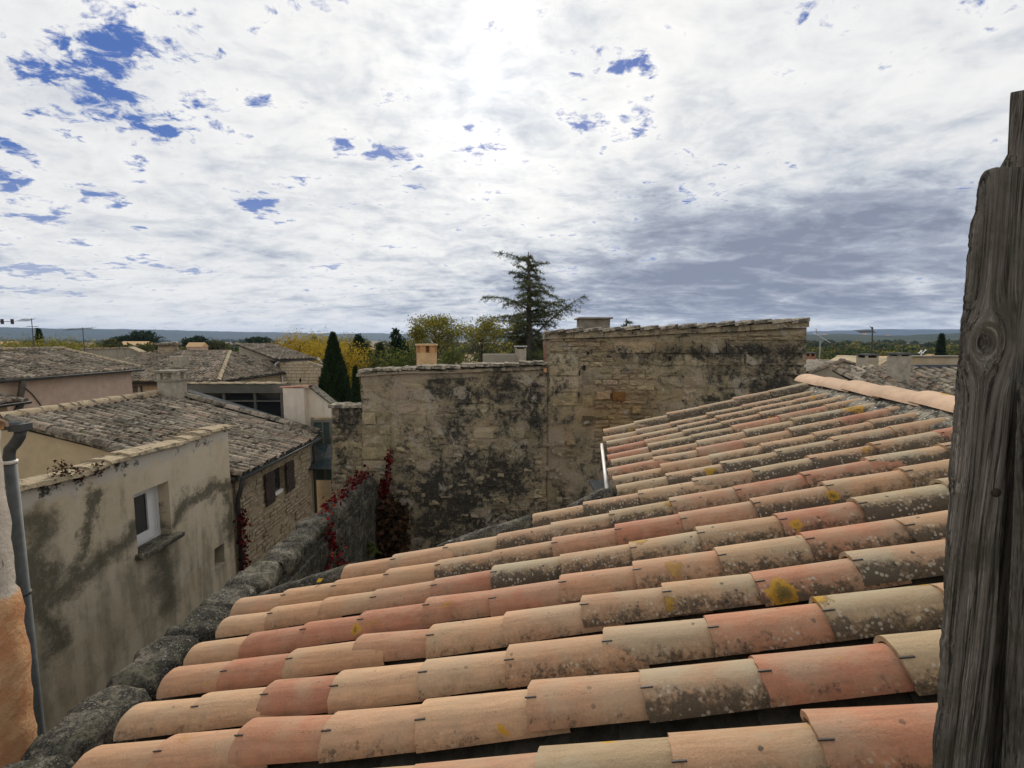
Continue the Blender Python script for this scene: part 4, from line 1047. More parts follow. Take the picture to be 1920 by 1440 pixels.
wp_ = thing('white_parapet', 'white rendered pillar and sloping parapet beside the dark loggia', 'parapet', V(atY(555, 760, 12.6).x, 12.8, 0))
a = atY(530, 728, 12.55); b = atY(569, 728, 12.55); mb = MB(); mb.span((a.x, 12.55, 0), (b.x, 12.95, a.z)); mb.build('pillar', 'white_render', wp_)
row_of_tiles(wp_, V(a.x - .03, 12.72, a.z), V(b.x + .05, 12.72, a.z), .34, 'coping_tile', 'terracotta_dark', .34, .04)
poly = [atY(571, 727, 12.75), atY(580, 726, 12.75), atY(626, 762, 12.75), atY(640, 768, 12.75), atY(640, 783, 12.75), atY(582, 783, 12.75), atY(582, 812, 12.75), atY(571, 812, 12.75)]
mb = MB(); mb.prism(poly, V(0, .3, 0)); mb.build('sloping_wall', 'white_render', wp_)
mb = MB(); mb.prism([poly[1] + V(0, -.04, .0), poly[2] + V(0, -.04, 0), poly[2] + V(0, -.04, .05), poly[1] + V(0, -.04, .05)], V(0, .4, 0)); mb.build('coping', 'cap_stone', wp_)
mb = MB(); q = atY(571, 812, 12.75); q2 = atY(640, 812, 13.2); mb.span((q.x, 13.2, 0), (q2.x + 2, 13.4, atY(600, 783, 13.2).z)); mb.build('rear_wall', 'beige_render', wp_)
dr = thing('glazed_door', 'grey framed glazed door under the white parapet above the glass canopy', 'door', V(atY(602, 850, 12.6).x, 12.7, atY(602, 900, 12.7).z))
a = atY(584, 787, 12.7); b = atY(622, 787, 12.7); c = atY(602, 900, 12.7)
mb = MB()
for (x0, x1, z0, z1) in ((a.x, a.x + .07, c.z, a.z), (b.x - .06, b.x, c.z, a.z), (a.x + .07, b.x - .06, a.z - .07, a.z), (a.x + .30, a.x + .34, c.z, a.z - .07)): mb.span((x0, 12.66, z0), (x1, 12.74, z1))
mb.build('frame', 'dark_beam', dr); mb = MB(); mb.span((a.x + .07, 12.70, c.z), (b.x - .06, 12.715, a.z - .07)); mb.build('pane', 'green_glass', dr)
cn = thing('glass_canopy', 'tinted sheet of glass jutting out as a canopy beside the dark stone pier', 'canopy', V(atY(595, 860, 12).x, 12.2, atY(595, 880, 12).z))
c0, c1, c2, c3 = atY(586, 834, 12.5), atY(622, 834, 12.5), atY(622, 879, 11.55), atY(566, 880, 11.55)
mb = MB(); mb.prism([c0, c1, c2, c3], V(0, 0, -.02)); mb.build('glass_sheet', 'sheet_glass', cn)
mb = MB(); mb.tube([c3, c2], .018, 6); mb.tube([c0, c3], .016, 6); mb.tube([c0, c1], .016, 6); mb.build('edge_profile', 'iron', cn, True)
mb = MB(); mb.tube([c3, V(c3.x, c3.y, 0)], .025, 8); mb.tube([c2, V(c2.x, c2.y, 0)], .025, 8); mb.build('post', 'iron', cn, True)
mb = MB(); cs = [(c0 + c1) / 2 * .55 + (c2 + c3) / 2 * .45]; mb.prism([c0.lerp(c1, .8) + V(0, 0, .006), c1 + V(0, 0, .006), c2 + V(0, .05, .006), c3.lerp(c2, .62) + V(0, .05, .006)], V(0, 0, .006)); mb.build('pale_panel', 'zinc', cn)

# ------------------------------------------------------------------ pink house
hp = thing('pink_house', 'pink rendered house with a mossy tiled roof and dark gutter', 'house', V(-20, 18, 0))
XP = -17.0; ZPk = H - 1.21; yp0, yp1 = 11.0, atX(246, 700, XP).y; XPr = -20.2; ZPr = ZPk + (XP - XPr) * .255
mb = MB(); mb.span((XPr - 3, yp0, 0), (XP, yp1, ZPk - .10)); mb.build('wall', 'pink_render', hp)
Dp = V(XP + .22 - XPr, 0, ZPk - ZPr - .03); Op = V(XPr, yp0 - .2, ZPr - .08)
slope(hp, Op, V(0, 1, 0), Dp, lambda u: (0.02, Dp.length) if u < yp1 - yp0 + .5 else None, False, pitch=.21, ex=.34)
sheet(hp, [V(XPr, yp0 - .2, ZPr - .04), V(XP + .2, yp0 - .2, ZPk - .06), V(XP + .2, yp1 + .3, ZPk - .06), V(XPr, yp1 + .3, ZPr - .04)])
sheet(hp, [V(XPr, yp0 - .2, ZPr - .04), V(XPr, yp1 + .3, ZPr - .04), V(XPr - 3.3, yp1 + .3, ZPk - .06), V(XPr - 3.3, yp0 - .2, ZPk - .06)], 'rear_slope', 'old_tile')
row_of_tiles(hp, V(XPr, yp0 - .2, ZPr), V(XPr, yp1 + .3, ZPr), .36, 'ridge_tile', 'old_tile', .24, .1)
row_of_tiles(hp, V(XPr, yp1 + .32, ZPr - .02), V(XP + .2, yp1 + .32, ZPk - .02), .34, 'verge_tile', 'coping', .22, .09)
half_gutter(hp, V(XP + .3, yp0 - .2, ZPk - .10), V(XP + .3, yp1 + .3, ZPk - .09), .09, 'dark_zinc')
mb = MB(); p = atX(27, 720, XP); mb.tube([V(XP + .3, p.y, ZPk - .15), V(XP + .25, p.y, ZPk - .4), V(XP + .1, p.y, ZPk - .9), V(XP + .1, p.y, 0)], .09, 10); mb.build('downpipe', 'timber_dark', hp, True)
mb = MB(); a = atX(35, 722, XP + .03); b = atX(85, 772, XP + .03); m_ = a.lerp(b, .5) + V(0, 0, .18); mb.tube([a, a.lerp(m_, .5) + V(0, 0, .05), m_, m_.lerp(b, .5) + V(0, 0, .03), b], .018, 5); mb.build('cable', 'iron', hp, True)
# small roof with black downpipe in front of it at the very left
sm = thing('low_outbuilding', 'small outbuilding with a short mossy roof and black downpipe before the pink house', 'building', V(-12.5, 10.5, 0))
XS = -11.6; pe = atX(33, 750, XS); zs_ = pe.z; ys1 = pe.y
mb = MB(); mb.span((XS - 3, 8.5, 0), (XS - .15, ys1 - .1, zs_ - .08)); mb.build('wall', 'beige_render', sm)
Ds = V(2.6, 0, -.62); slope(sm, V(XS - 2.5, 8.4, zs_ + .56), V(0, 1, 0), Ds, lambda u: (0, Ds.length) if u < ys1 - 8.35 else None, False)
sheet(sm, [V(XS - 2.5, 8.4, zs_ + .58), V(XS + .05, 8.4, zs_ - .02), V(XS + .05, ys1 + .05, zs_ - .02), V(XS - 2.5, ys1 + .05, zs_ + .58)])
half_gutter(sm, V(XS + .13, 8.4, zs_ - .06), V(XS + .13, ys1 + .15, zs_ - .05), .06, 'iron')
mb = MB(); mb.tube([V(XS + .13, ys1 - .05, zs_ - .1), V(XS - .05, ys1 - .05, zs_ - .3), V(XS - .08, ys1 - .05, 0)], .06, 8); mb.build('downpipe', 'iron', sm, True)

# ------------------------------------------------------------------ hipped house in the middle distance
hh_ = thing('hipped_house', 'wide house with a grey hipped tile roof behind the stone house chimney', 'house', V(-18, 28, 0))
ez = atY(330, 716, 24).z; e0 = atY(243, 716, 24); e1 = atY(410, 716, 24); r0 = atY(292, 661, 29); r1 = atY(431, 658, 29); r1.z = r0.z = (r0.z + r1.z) / 2
e0.z = e1.z = ez; e2 = V(e1.x + .2, 34.2, ez)
Dn = ((e0 + e1) / 2 - (r0 + r1) / 2); Dn = V(0, Dn.y, Dn.z); Ln = Dn.length
x0r, x1r = r0.x, r1.x
def rows_h(u):
    x = e0.x - 3 + u
    if x > e1.x: return None
    v0 = 0.0
    if x > x1r: v0 = Ln * (x - x1r) / (e1.x - x1r)
    if x < x0r: v0 = Ln * min(.97, (x0r - x) / 4.0)
    return (v0, Ln)
slope(hh_, V(e0.x - 3, 29, r0.z), V(1, 0, 0), Dn, rows_h, False, pitch=.23, ex=.36, big=1.1)
sheet(hh_, [r0, r1, e1, V(e0.x - 3, 24, ez)], drop=.03)
De2 = V(e1.x - r1.x, 0, ez - r1.z); 
def rows_r(u):
    y = 24 + u
    if y > 34.2: return None
    v0 = De2.length * (29 - y) / 5.0 if y < 29 else De2.length * (y - 29) / 5.4
    return (max(0, min(v0, De2.length * .97)), De2.length)
slope(hh_, V(r1.x, 24, r1.z), V(0, 1, 0), De2, rows_r, False, pitch=.23, ex=.36, big=1.1)
sheet(hh_, [r1, e2, e1], drop=.03)
row_of_tiles(hh_, r1, e1 + V(.02, -.05, .05), .38, 'hip_tile', 'coping', .24, .1)
row_of_tiles(hh_, r0, r1, .4, 'ridge_tile', 'old_tile', .24, .1)
mb = MB(); mb.span((e0.x - 3, 24.35, 0), (e1.x - .25, 33.8, ez - .06)); mb.build('wall', 'beige_render', hh_)
mb = MB(); mb.span((e0.x - 3, 24.1, ez - .22), (e1.x + .05, 24.36, ez - .08)); mb.build('eave_board', 'timber_dark', hh_)
a = atY(248, 724, 24.33); b = atY(268, 748, 24.33); mb = MB(); mb.span((a.x, 24.30, b.z), (b.x, 24.348, a.z)); wo = mb.build('window', 'timber_dark', hh_)
mb = MB(); mb.span((b.x - .16, 24.25, b.z), (b.x - .06, 24.298, a.z)); mb.build('frame', 'concrete', wo)
p = atY(313, 655, 28.9)
ch = thing('brick_chimney', 'wide brown chimney with a row of slots and a tiled cap on the hipped roof', 'chimney', V(p.x, 28.9, r0.z - .4))
a = atY(296, 657, 28.6); b = atY(320, 646, 28.6)
mb = MB(); mb.span((a.x, 28.6, r0.z - .4), (b.x, 29.3, atY(300, 652, 28.6).z)); mb.build('shaft', 'coping', ch)
n = 7
for i in range(n): mb = MB(); x = a.x + (b.x - a.x) * (i + .5) / n; mb.span((x - .03, 28.62, atY(300, 652, 28.6).z), (x + .03, 29.28, atY(300, 646.5, 28.6).z)); mb.build('slot_pillar', 'coping', ch)
mb = MB(); mb.span((a.x - .1, 28.5, atY(300, 646.4, 28.6).z), (b.x + .15, 29.4, atY(300, 643.5, 28.6).z)); mb.build('cap', 'old_tile', ch)
p = atY(330, 677, 26.2)
ch = thing('block_chimney', 'pale concrete block chimney stub standing in the hipped roof', 'chimney', V(p.x, 26.3, ez))
a = atY(319, 688, 26); b = atY(340, 668, 26)
for i, z in enumerate(np.linspace(a.z, b.z, 3)[:-1]): mb = MB(); mb.span((a.x, 26, z + (.01 if i else -.9)), (b.x, 26.6, z + (b.z - a.z) / 2)); mb.build('block', 'concrete', ch)
mb = MB(); mb.span((a.x + .06, 25.985, a.z + .18), (a.x + .16, 25.999, a.z + .26)); mb.build('hole', 'hollow', ch)

# ------------------------------------------------------------------ squared-stone house with brown roof
hq = thing('squared_stone_house', 'house of pale squared stone with brown roof and white downpipe left of the cypress', 'house', V(-13.5, 33, 0))
YQ = 31.0; a = atY(524, 676, YQ); b = atY(601, 676, YQ)
zq = a.z; zr_ = atY(601, 686, YQ).z; xm = atY(575, 676, YQ).x; mb = MB(); mb.prism([V(a.x, YQ, 0), V(b.x, YQ, 0), V(b.x, YQ, zr_), V(xm, YQ, zq - .03), V(a.x, YQ, zq - .03)], V(0, .5, 0)); mb.build('wall', 'rubble', hq)
STQ = [stone_mesh('stone', 'beige_render', bulge=.12) for _ in range(4)]
z = zq - .1
while z > atY(560, 735, YQ).z:
    h_ = random.uniform(.19, .25); x = a.x + .01
    while x < b.x - .1:
        w = min(random.uniform(.3, .6), b.x - x); o = bpy.data.objects.new('stone', random.choice(STQ)); col.objects.link(o)
        top_ = zq if x + w < xm else zq + (zr_ - zq) * (x + w - xm) / (b.x - xm)
        place(o, hq, frame(V(w - .03, 0, 0), V(0, .08, 0), V(0, 0, h_ - .03), V(x + w / 2, YQ - .012, z - h_ / 2))); x += w
        if z > top_: bpy.data.objects.remove(o)
    z -= h_
p = atY(563, 713, YQ - .06); mb = MB(); mb.box(p, (.12, .02, .24)); mb.build('niche', 'hollow', hq)
q0 = atY(443, 645, 36.0); q1 = atY(505, 646, 37.0); q3 = atY(519, 674, YQ - .35)
Dq = q3 - q0; Lq = Dq.length; Uq = q1 - q0; Uq.z = 0; wq = Uq.length + .25
slope(hq, q0, Uq, Dq, lambda u: (0, Lq) if u < wq else None, False, pitch=.24, ex=.38, big=1.1)
Uq.normalize(); sheet(hq, [q0, q0 + Uq * wq, q3 + Uq * wq, q3], drop=.03)
mb = MB(); mb.prism([V(q0.x + .2, q0.y, 0), V(q3.x + .25, q3.y + .3, 0), q3 + V(.25, .3, -.1), q0 + V(.2, 0, -.1)], V(.3, .15, 0)); mb.build('side_wall', 'grey_render', hq)
row_of_tiles(hq, q0 + V(0, 0, .03), q3 + V(0, 0, .03), .38, 'verge_tile', 'old_tile', .24, .1)
half_gutter(hq, q3 + V(-.1, -.1, -.05), q3 + Uq * wq + V(.1, -.1, -.05), .06, 'dark_zinc')
row_of_tiles(hq, q3 + Uq * wq + V(0, 0, -.02), atY(603, 683, YQ - .1), .38, 'verge_tile', 'old_tile', .24, .1)
mb = MB(); c = atY(524, 677, YQ - .08); d = atY(516, 683, YQ - .08); e = atY(517, 694, YQ - .08); f_ = atY(529, 702, YQ - .08)
mb.tube([c, d, e, f_, V(f_.x, f_.y, f_.z - 1.2)], .05, 8); mb.build('downpipe', 'white_paint', hq, True)

# low walls and farther roofs on the left
lw = thing('low_flat_house', 'low ochre house wall with pale coping between the pink house and the hipped roof', 'house', V(-25, 31, 0))
pts = [atY(153, 655, 30), atY(243, 653, 30), atY(264, 662, 30)]
mb = MB(); mb.prism([V(pts[0].x, 30, 0), V(pts[2].x, 30, 0), pts[2], pts[1], pts[0]], V(0, .4, 0)); mb.build('wall', 'grey_render', lw)
mb = MB(); mb.prism([pts[0] + V(0, -.08, 0), pts[1] + V(0, -.08, 0), pts[2] + V(0, -.08, 0), pts[2] + V(0, -.08, .09), pts[1] + V(0, -.08, .09), pts[0] + V(0, -.08, .09)], V(0, .55, 0)); mb.build('coping', 'coping', lw)
mb = MB(); mb.prism([atY(85, 651, 24), atY(153, 676, 24), atY(153, 681, 24), atY(85, 656, 24)], V(0, .25, 0)); mb.build('gable_coping', 'coping', lw)
mb = MB(); c = atY(35, 652, 26); d = atY(85, 652, 26); mb.span((c.x, 26, 0), (d.x, 26.5, c.z)); mb.build('far_wall', 'grey_render', lw)
FARG = 'far houses on the plain'
def far_house(px0, px1, py0, py1, Y, m, label, roofm='terracotta_light'):
    a = atY(px0, py1, Y); b = atY(px1, py0, Y); h = thing('far_house', label, 'house', V((a.x + b.x) / 2, Y + 3, 0), FARG); w = b.x - a.x
    rz = a.z + (b.z - a.z) * .45
    mb = MB(); mb.span((a.x, Y, 0), (b.x, Y + w * .6, rz)); mb.build('wall', m, h)
    mb = MB(); e = w * .04; mb.prism([V(a.x - e, Y - e, rz), V(a.x - e, Y + w * .3, b.z), V(a.x - e, Y + w * .6 + e, rz)], V(w + 2 * e, 0, 0)); mb.build('roof', roofm, h)
    for i in range(2): mb = MB(); x = a.x + w * (.3 + .35 * i); mb.span((x, Y - .06, rz * .45), (x + w * .08, Y - .01, rz * .8)); mb.build('window', 'hollow', h)
far_house(222, 268, 640, 652, 150, 'white_render', 'low white far house under the dark umbrella pines')
far_house(350, 378, 642, 657, 130, 'pink_render', 'small pink far house right of the brown slotted chimney')
far_house(-40, 12, 640, 650, 210, 'white_render', 'pale far house behind the yellow hedge')
far_house(1594, 1618, 672, 683, 62, 'pink_render', 'little orange-roofed far house before the wood on the right', 'terracotta')
far_house(1742, 1765, 664, 672, 80, 'beige_render', 'small far house beside the thin dark cypress on the right')
far_house(1655, 1700, 668, 676, 70, 'beige_render', 'long beige far house behind the twin chimneys')
for i, (px, py, Y) in enumerate([(1548, 628, 2200), (1570, 631, 2150), (1600, 629, 2250), (1622, 627, 2300), (1640, 631, 2150), (1665, 630, 2200), (390, 632, 5200), (440, 630, 5300), (365, 634, 5100), (250, 635, 5000), (130, 634, 5000), (300, 637, 4900)]):
    p = atY(px, py, Y); s = Y * .0045; h = thing('hill_house', 'tiny pale house scattered on the far wooded hills', 'house', V(p.x, Y, p.z - s * 3), 'houses scattered on the far hills')
    mb = MB(); mb.span((p.x - s, Y, p.z - s * 3), (p.x + s, Y + s, p.z)); mb.build('wall', 'white_render', h)
    mb = MB(); mb.prism([V(p.x - s * 1.1, Y - s * .1, p.z), V(p.x - s * 1.1, Y + s * .5, p.z + s * .5), V(p.x - s * 1.1, Y + s * 1.1, p.z)], V(s * 2.2, 0, 0)); mb.build('roof', 'terracotta', h)

# ------------------------------------------------------------------ chimneys behind the old wall
p = atY(800, 660, 9.6)
ch = thing('round_chimney', 'round ochre terracotta chimney pot with side openings above the plastered wall', 'chimney', V(p.x, 9.6, 0))
zb, z1, zt = atY(800, 690, 9.6).z, atY(800, 661, 9.6).z, atY(800, 648, 9.6).z; rr = .212
mb = MB(); mb.tube([V(p.x, 9.6, 0), V(p.x, 9.6, z1)], rr, 20); mb.build('pot', 'terracotta_light', ch, False)
for k in range(6):
    a = k * math.pi / 3 + .3; mb = MB(); mb.box(V(p.x + math.cos(a) * rr * .86, 9.6 + math.sin(a) * rr * .86, (z1 + zt) / 2), (.05, .12, zt - z1), (V(math.cos(a), math.sin(a), 0), V(-math.sin(a), math.cos(a), 0), up)); mb.build('pillar', 'terracotta', ch)
mb = MB(); mb.tube([V(p.x, 9.6, z1), V(p.x, 9.6, zt)], rr * .55, 12); mb.build('flue', 'terracotta_dark', ch)
mb = MB(); mb.tube([V(p.x, 9.6, zt), V(p.x, 9.6, zt + .035)], rr * 1.12, 20); mb.build('cap', 'terracotta_light', ch)
p = atY(1114, 606, 8.2); w = .46
ch = thing('slab_chimney', 'squat grey chimney under a thin slab behind the tall old wall', 'chimney', V(p.x, 8.3, 0))
mb = MB(); mb.span((atY(1089, 600, 8.1).x, 8.1, 0), (atY(1144, 600, 8.1).x, 8.6, atY(1114, 598, 8.1).z)); mb.build('shaft', 'old_concrete', ch)
mb = MB(); mb.box(V(p.x, 8.33, atY(1114, 596.5, 8.1).z), (.60, .6, .025)); mb.build('cap', 'old_concrete', ch)
p = atY(976, 657, 14)
ch = chimney('chimney', 'little grey chimney beside the cedar trunk behind the plastered wall', p.x, 14, 0, atY(976, 654, 14).z, atY(976, 649, 14).z, .34, .4, 'concrete', 'slab')
mb = MB(); a = atY(905, 664, 13.5); b = atY(966, 668, 13.5); mb.span((a.x, 13.5, 0), (b.x, 13.8, a.z)); tag(mb.build('low_parapet', 'grey_render'), 'low grey parapet beside the small chimney behind the plastered wall', 'parapet')

# ------------------------------------------------------------------ roofs beyond the pale ridge on the right
rr_ = thing('right_house', 'neighbouring house with a dark tiled slope below a blue-grey flashing, behind the pale ridge', 'house', V(11.5, 10, 0))
yr = 12.0; zr = atY(1757, 690, yr).z; x0 = atY(1560, 700, yr).x; x1 = atY(1960, 690, yr).x
Dr = V(-.35, -5.4, -1.45); Lr_ = Dr.length
slope(rr_, V(x0, yr, zr), V(1, 0, 0), Dr, lambda u: (0, Lr_) if u < x1 - x0 else None, False, pitch=.25, ex=.36, big=1.15)
sheet(rr_, [V(x0, yr, zr), V(x1, yr, zr), V(x1, yr, zr) + Dr, V(x0, yr, zr) + Dr], drop=.03)
mb = MB(); mb.span((x0 + .2, 6.9, 0), (x1, yr, zr - 1.75)); mb.span((x0 + .2, 11.2, 0), (x1, yr, zr - .3)); mb.build('wall', 'beige_render', rr_)
a = atY(1703, 689, yr); mb = MB(); mb.span((a.x, yr - .15, zr - .02), (x1, yr + .1, zr + .085)); mb.build('flashing', 'glazed_blue', rr_)
a = atY(1705, 669, 12.4); mb = MB(); mb.span((a.x, 12.3, 0), (x1, 12.6, a.z)); mb.build('parapet', 'beige_render', rr_)
mb = MB(); mb.span((a.x - .03, 12.25, a.z), (x1, 12.65, a.z + .03)); mb.build('coping', 'old_concrete', rr_)
p = atY(1691, 690, 10.9); chimney('chimney', 'tall square rendered chimney rising against the dark tiled slope', p.x, 11, zr - .9, atY(1691, 668, 10.8).z, atY(1691, 662, 10.8).z, .30, .34, 'concrete', 'slab', 'twin chimneys')
p = atY(1635, 680, 14.5); c1h = chimney('chimney', 'square rendered chimney carrying a television aerial beyond the pale ridge', p.x, 14.7, 0, atY(1635, 671, 14.5).z, atY(1635, 664, 14.5).z, .40, .42, 'concrete', 'slab', 'twin chimneys')
gh = thing('gabled_house', 'low gabled house with grey tile verges between the tall wall and the twin chimneys', 'house', V(12, 17, 0))
g0, g1, g2 = atY(1524, 700, 16), atY(1581, 679, 16), atY(1640, 700, 16)
mb = MB(); mb.prism([V(g0.x, 16, 0), V(g2.x, 16, 0), g2, g1, g0], V(0, 5, 0)); mb.build('wall', 'grey_render', gh)
row_of_tiles(gh, g1 + V(0, .05, .02), g0 + V(-.1, .05, -.02), .36, 'verge_tile', 'old_tile', .24, .09); row_of_tiles(gh, g1 + V(0, .05, .02), g2 + V(.1, .05, -.02), .36, 'verge_tile', 'old_tile', .24, .09)
sheet(gh, [g1 + V(0, 0, .03), g0 + V(-.1, 0, .0), g0 + V(-.1, 5, 0), g1 + V(0, 5, .03)], 'roof', 'old_tile', 0, .04); sheet(gh, [g1 + V(0, 0, .03), g2 + V(.1, 0, 0), g2 + V(.1, 5, 0), g1 + V(0, 5, .03)], 'roof', 'old_tile', 0, .04)
g2h = thing('grey_gable', 'pale rising gable end next to the tall square chimney', 'house', V(15.5, 18, 0))
h0, h1, h2, h3 = atY(1645, 690, 17), atY(1673, 675, 17), atY(1676, 671, 17), atY(1690, 671, 17)
mb = MB(); mb.prism([V(h0.x, 17, 0), V(h3.x, 17, 0), h3, h2, h1, h0], V(0, 3, 0)); mb.build('wall', 'beige_render', g2h)
mb = MB(); mb.prism([h0, h1, h1 + V(0, 0, .08), h0 + V(0, 0, .08)], V(0, .4, 0)); mb.build('verge', 'coping', g2h)
br = thing('low_red_roofs', 'long low roofs with brown tiles left of the gabled house', 'house', V(17, 26, 0))
a, b = atY(1516, 684, 24), atY(1640, 684, 24); c, d = atY(1522, 675, 29), atY(1640, 675, 29)
mb = MB(); mb.span((a.x, 24.2, 0), (b.x, 29, a.z - .05)); mb.build('wall', 'beige_render', br); sheet(br, [a, b, V(d.x, 29, c.z), V(c.x, 29, c.z)], 'roof_deck', 'old_tile', 0, .06)
Db = V(0, a.y - 29, a.z - c.z); slope(br, V(a.x, 29, c.z), V(1, 0, 0), Db, lambda u: (0, Db.length) if u < b.x - a.x else None, False, pitch=.24, ex=.4, big=1.1)
ch = chimney('chimney', 'small terracotta chimney against the right end of the tall old wall', atY(1520, 670, 20).x, 20, 0, atY(1520, 668, 20).z, atY(1520, 661, 20).z, .26, .3, 'terracotta_dark', 'slab')

# ------------------------------------------------------------------ aerials
def aerial(label, mast_px, top_py, base_py, Y, booms, zfoot=None, m='iron', r=.018):
    b = atY(mast_px, base_py, Y); t = atY(mast_px, top_py, Y); o = thing('tv_aerial', label, 'aerial', V(b.x, Y, zfoot if zfoot is not None else b.z))
    mb = MB(); mb.tube([V(b.x, Y, zfoot if zfoot is not None else b.z), V(t.x, Y, t.z)], r, 6); mb.build('mast', m, o)
    for (x0, y0, x1, y1, n, ln) in booms:
        p = atY(x0, y0, Y); q = atY(x1, y1, Y); mb = MB(); mb.tube([p, q], r * .7, 5)
        for i in range(n):
            c = p.lerp(q, i / max(1, n - 1)); mb.tube([c + V(0, -ln, -ln * .35), c + V(0, ln, ln * .35)], r * .45, 4)
        mb.build('boom', m, o)
    return o
aerial('tall thin aerial with crossed rods above the pink house roof', 59, 597, 655, 24, [(37, 600, 59, 600, 6, .25), (52, 612, 70, 612, 2, .1)], 0)
aerial('rake-shaped aerial seen against the hills beyond the pink house', 155, 614, 655, 26, [(125, 618, 174, 615, 9, .22)], 0)
aerial('short aerial boom with two end blocks at the left above the pink roof', -12, 600, 655, 20, [(-20, 603, 24, 603, 2, .05)], 0)
o = aerial('yagi aerial on the square chimney beyond the pale ridge', 1636, 613, 668, 14.7, [(1609, 622, 1636, 621, 10, .14), (1633, 613, 1637, 622, 2, .06)], H - 1.0)
aerial('slanted rake aerial on a pale mast beside the tall old wall', 1538, 640, 700, 18, [(1529, 626, 1552, 640, 10, .16), (1530, 617, 1533, 630, 1, .05)], 0, 'alu', .022)
mb = MB()
for i, (px, py) in enumerate([(3, 600), (22, 600)]): mb.box(atY(px + 1, 603, 20), (.09, .06, .22))
o = [q for q in bpy.data.objects if q.get('label', '').startswith('short aerial')][0]; mb.build('dipole_block', 'iron', o)
pa = aerial('small white aerials on a far roof beyond the parapet', 1728, 656, 675, 40, [(1723, 662, 1728, 657, 2, .1), (1730, 662, 1736, 656, 2, .1)], 0, 'white_paint', .05)

# ------------------------------------------------------------------ near left: plastered corner, its eave, zinc pipe
XC = -3.18; yc = atX(40, 1100, XC).y
cr = thing('plaster_corner', 'corner of a near building in peeling grey and orange plaster', 'wall', V(XC - .8, 2.0, 0))
v = []; f = []; ny, nz = 40, 60; z0, z1 = H - 3.2, atX(25, 800, XC).z
for j in range(nz + 1):
    z = z0 + (z1 - z0) * j / nz
    e = .020 * mnoise.noise(V(z * 5, .3, 0)) + .012 * mnoise.noise(V(z * 14, 1.3, 0)); lowk = max(0, (H - 1.6 - z)); e += .025 if z < H - 1.6 else 0
    for i in range(ny + 1):
        t = i / ny; y = .25 + (yc - .25 + e) * t; rnd = max(0, t - .96) / .04
        v.append((XC - .03 * rnd ** 2 + .010 * mnoise.noise(V(y * 6, z * 6, 0)) + (.012 if z < H - 1.6 + .05 * mnoise.noise(V(y * 4, 0, 3)) else 0), y, z))
for j in range(nz):
    for i in range(ny): p = j * (ny + 1) + i; f.append((p, p + 1, p + ny + 2, p + ny + 1))
mb = MB(); mb.add(v, f); mb.build('plaster_face', 'orange_plaster', cr, True)
mb = MB(); mb.span((XC - 2.0, .2, 0), (XC - .03, yc - .02, z1)); mb.build('wall', 'grey_render', cr)
mb = MB(); mb.span((XC - 1.6, .2, z1), (XC + .03, yc - .03, z1 + .025)); mb.build('eave_course', 'terracotta', cr)
EVT = [tile_mesh('eave_tile', .45, .15, .19, .075, .014, 8, 'ridge_tile', .004) for _ in range(3)]
yy = yc - .13
while yy > .3:
    for q in range(4):
        xd = (V(1, 0, -.26) + V(0, random.gauss(0, .02), 0)).normalized(); zd = (V(0, 0, 1) - xd * xd.z).normalized(); yd = zd.cross(xd)
        o = bpy.data.objects.new('eave_tile', random.choice(EVT)); col.objects.link(o); place(o, cr, frame(xd, yd, zd, V(XC + .07 - .33 * q, yy, z1 + .012 + .088 * q) - xd * .45))
    yy -= .20
zp = thing('zinc_downpipe', 'grey zinc gutter end and downpipe with a swan neck beside the plaster corner', 'downpipe', V(XC - .2, yc + .3, 0))
yz = yc + .38; k = lambda px, py: atY(px, py, yz)
mb = MB(); q = k(38, 801); mb.box(q + V(.0, 0, 0), (.085, .09, .05)); mb.tube([k(36, 797) + V(-.6, -.35, .02), k(40, 797)], .032, 8); mb.build('gutter_box', 'dark_zinc', zp)
bot = k(74, 1360)
mb = MB(); mb.tube([k(39, 806), k(37, 818), k(28, 832), k(19, 842), k(17, 856), k(19, 872)], .034, 12); mb.build('swan_neck', 'zinc', zp, True)
mb = MB(); xx = k(19, 872).x; mb.tube([k(19, 868), V(xx, yz, 0)], .036, 14); mb.build('pipe', 'zinc', zp, True)
for py in (866, 1112, ): q = k(19, py); mb = MB(); mb.tube([V(xx, yz, q.z - .012), V(xx, yz, q.z + .012)], .043, 14); mb.build('pipe_collar', 'pvc' if py < 900 else 'zinc', zp, True)

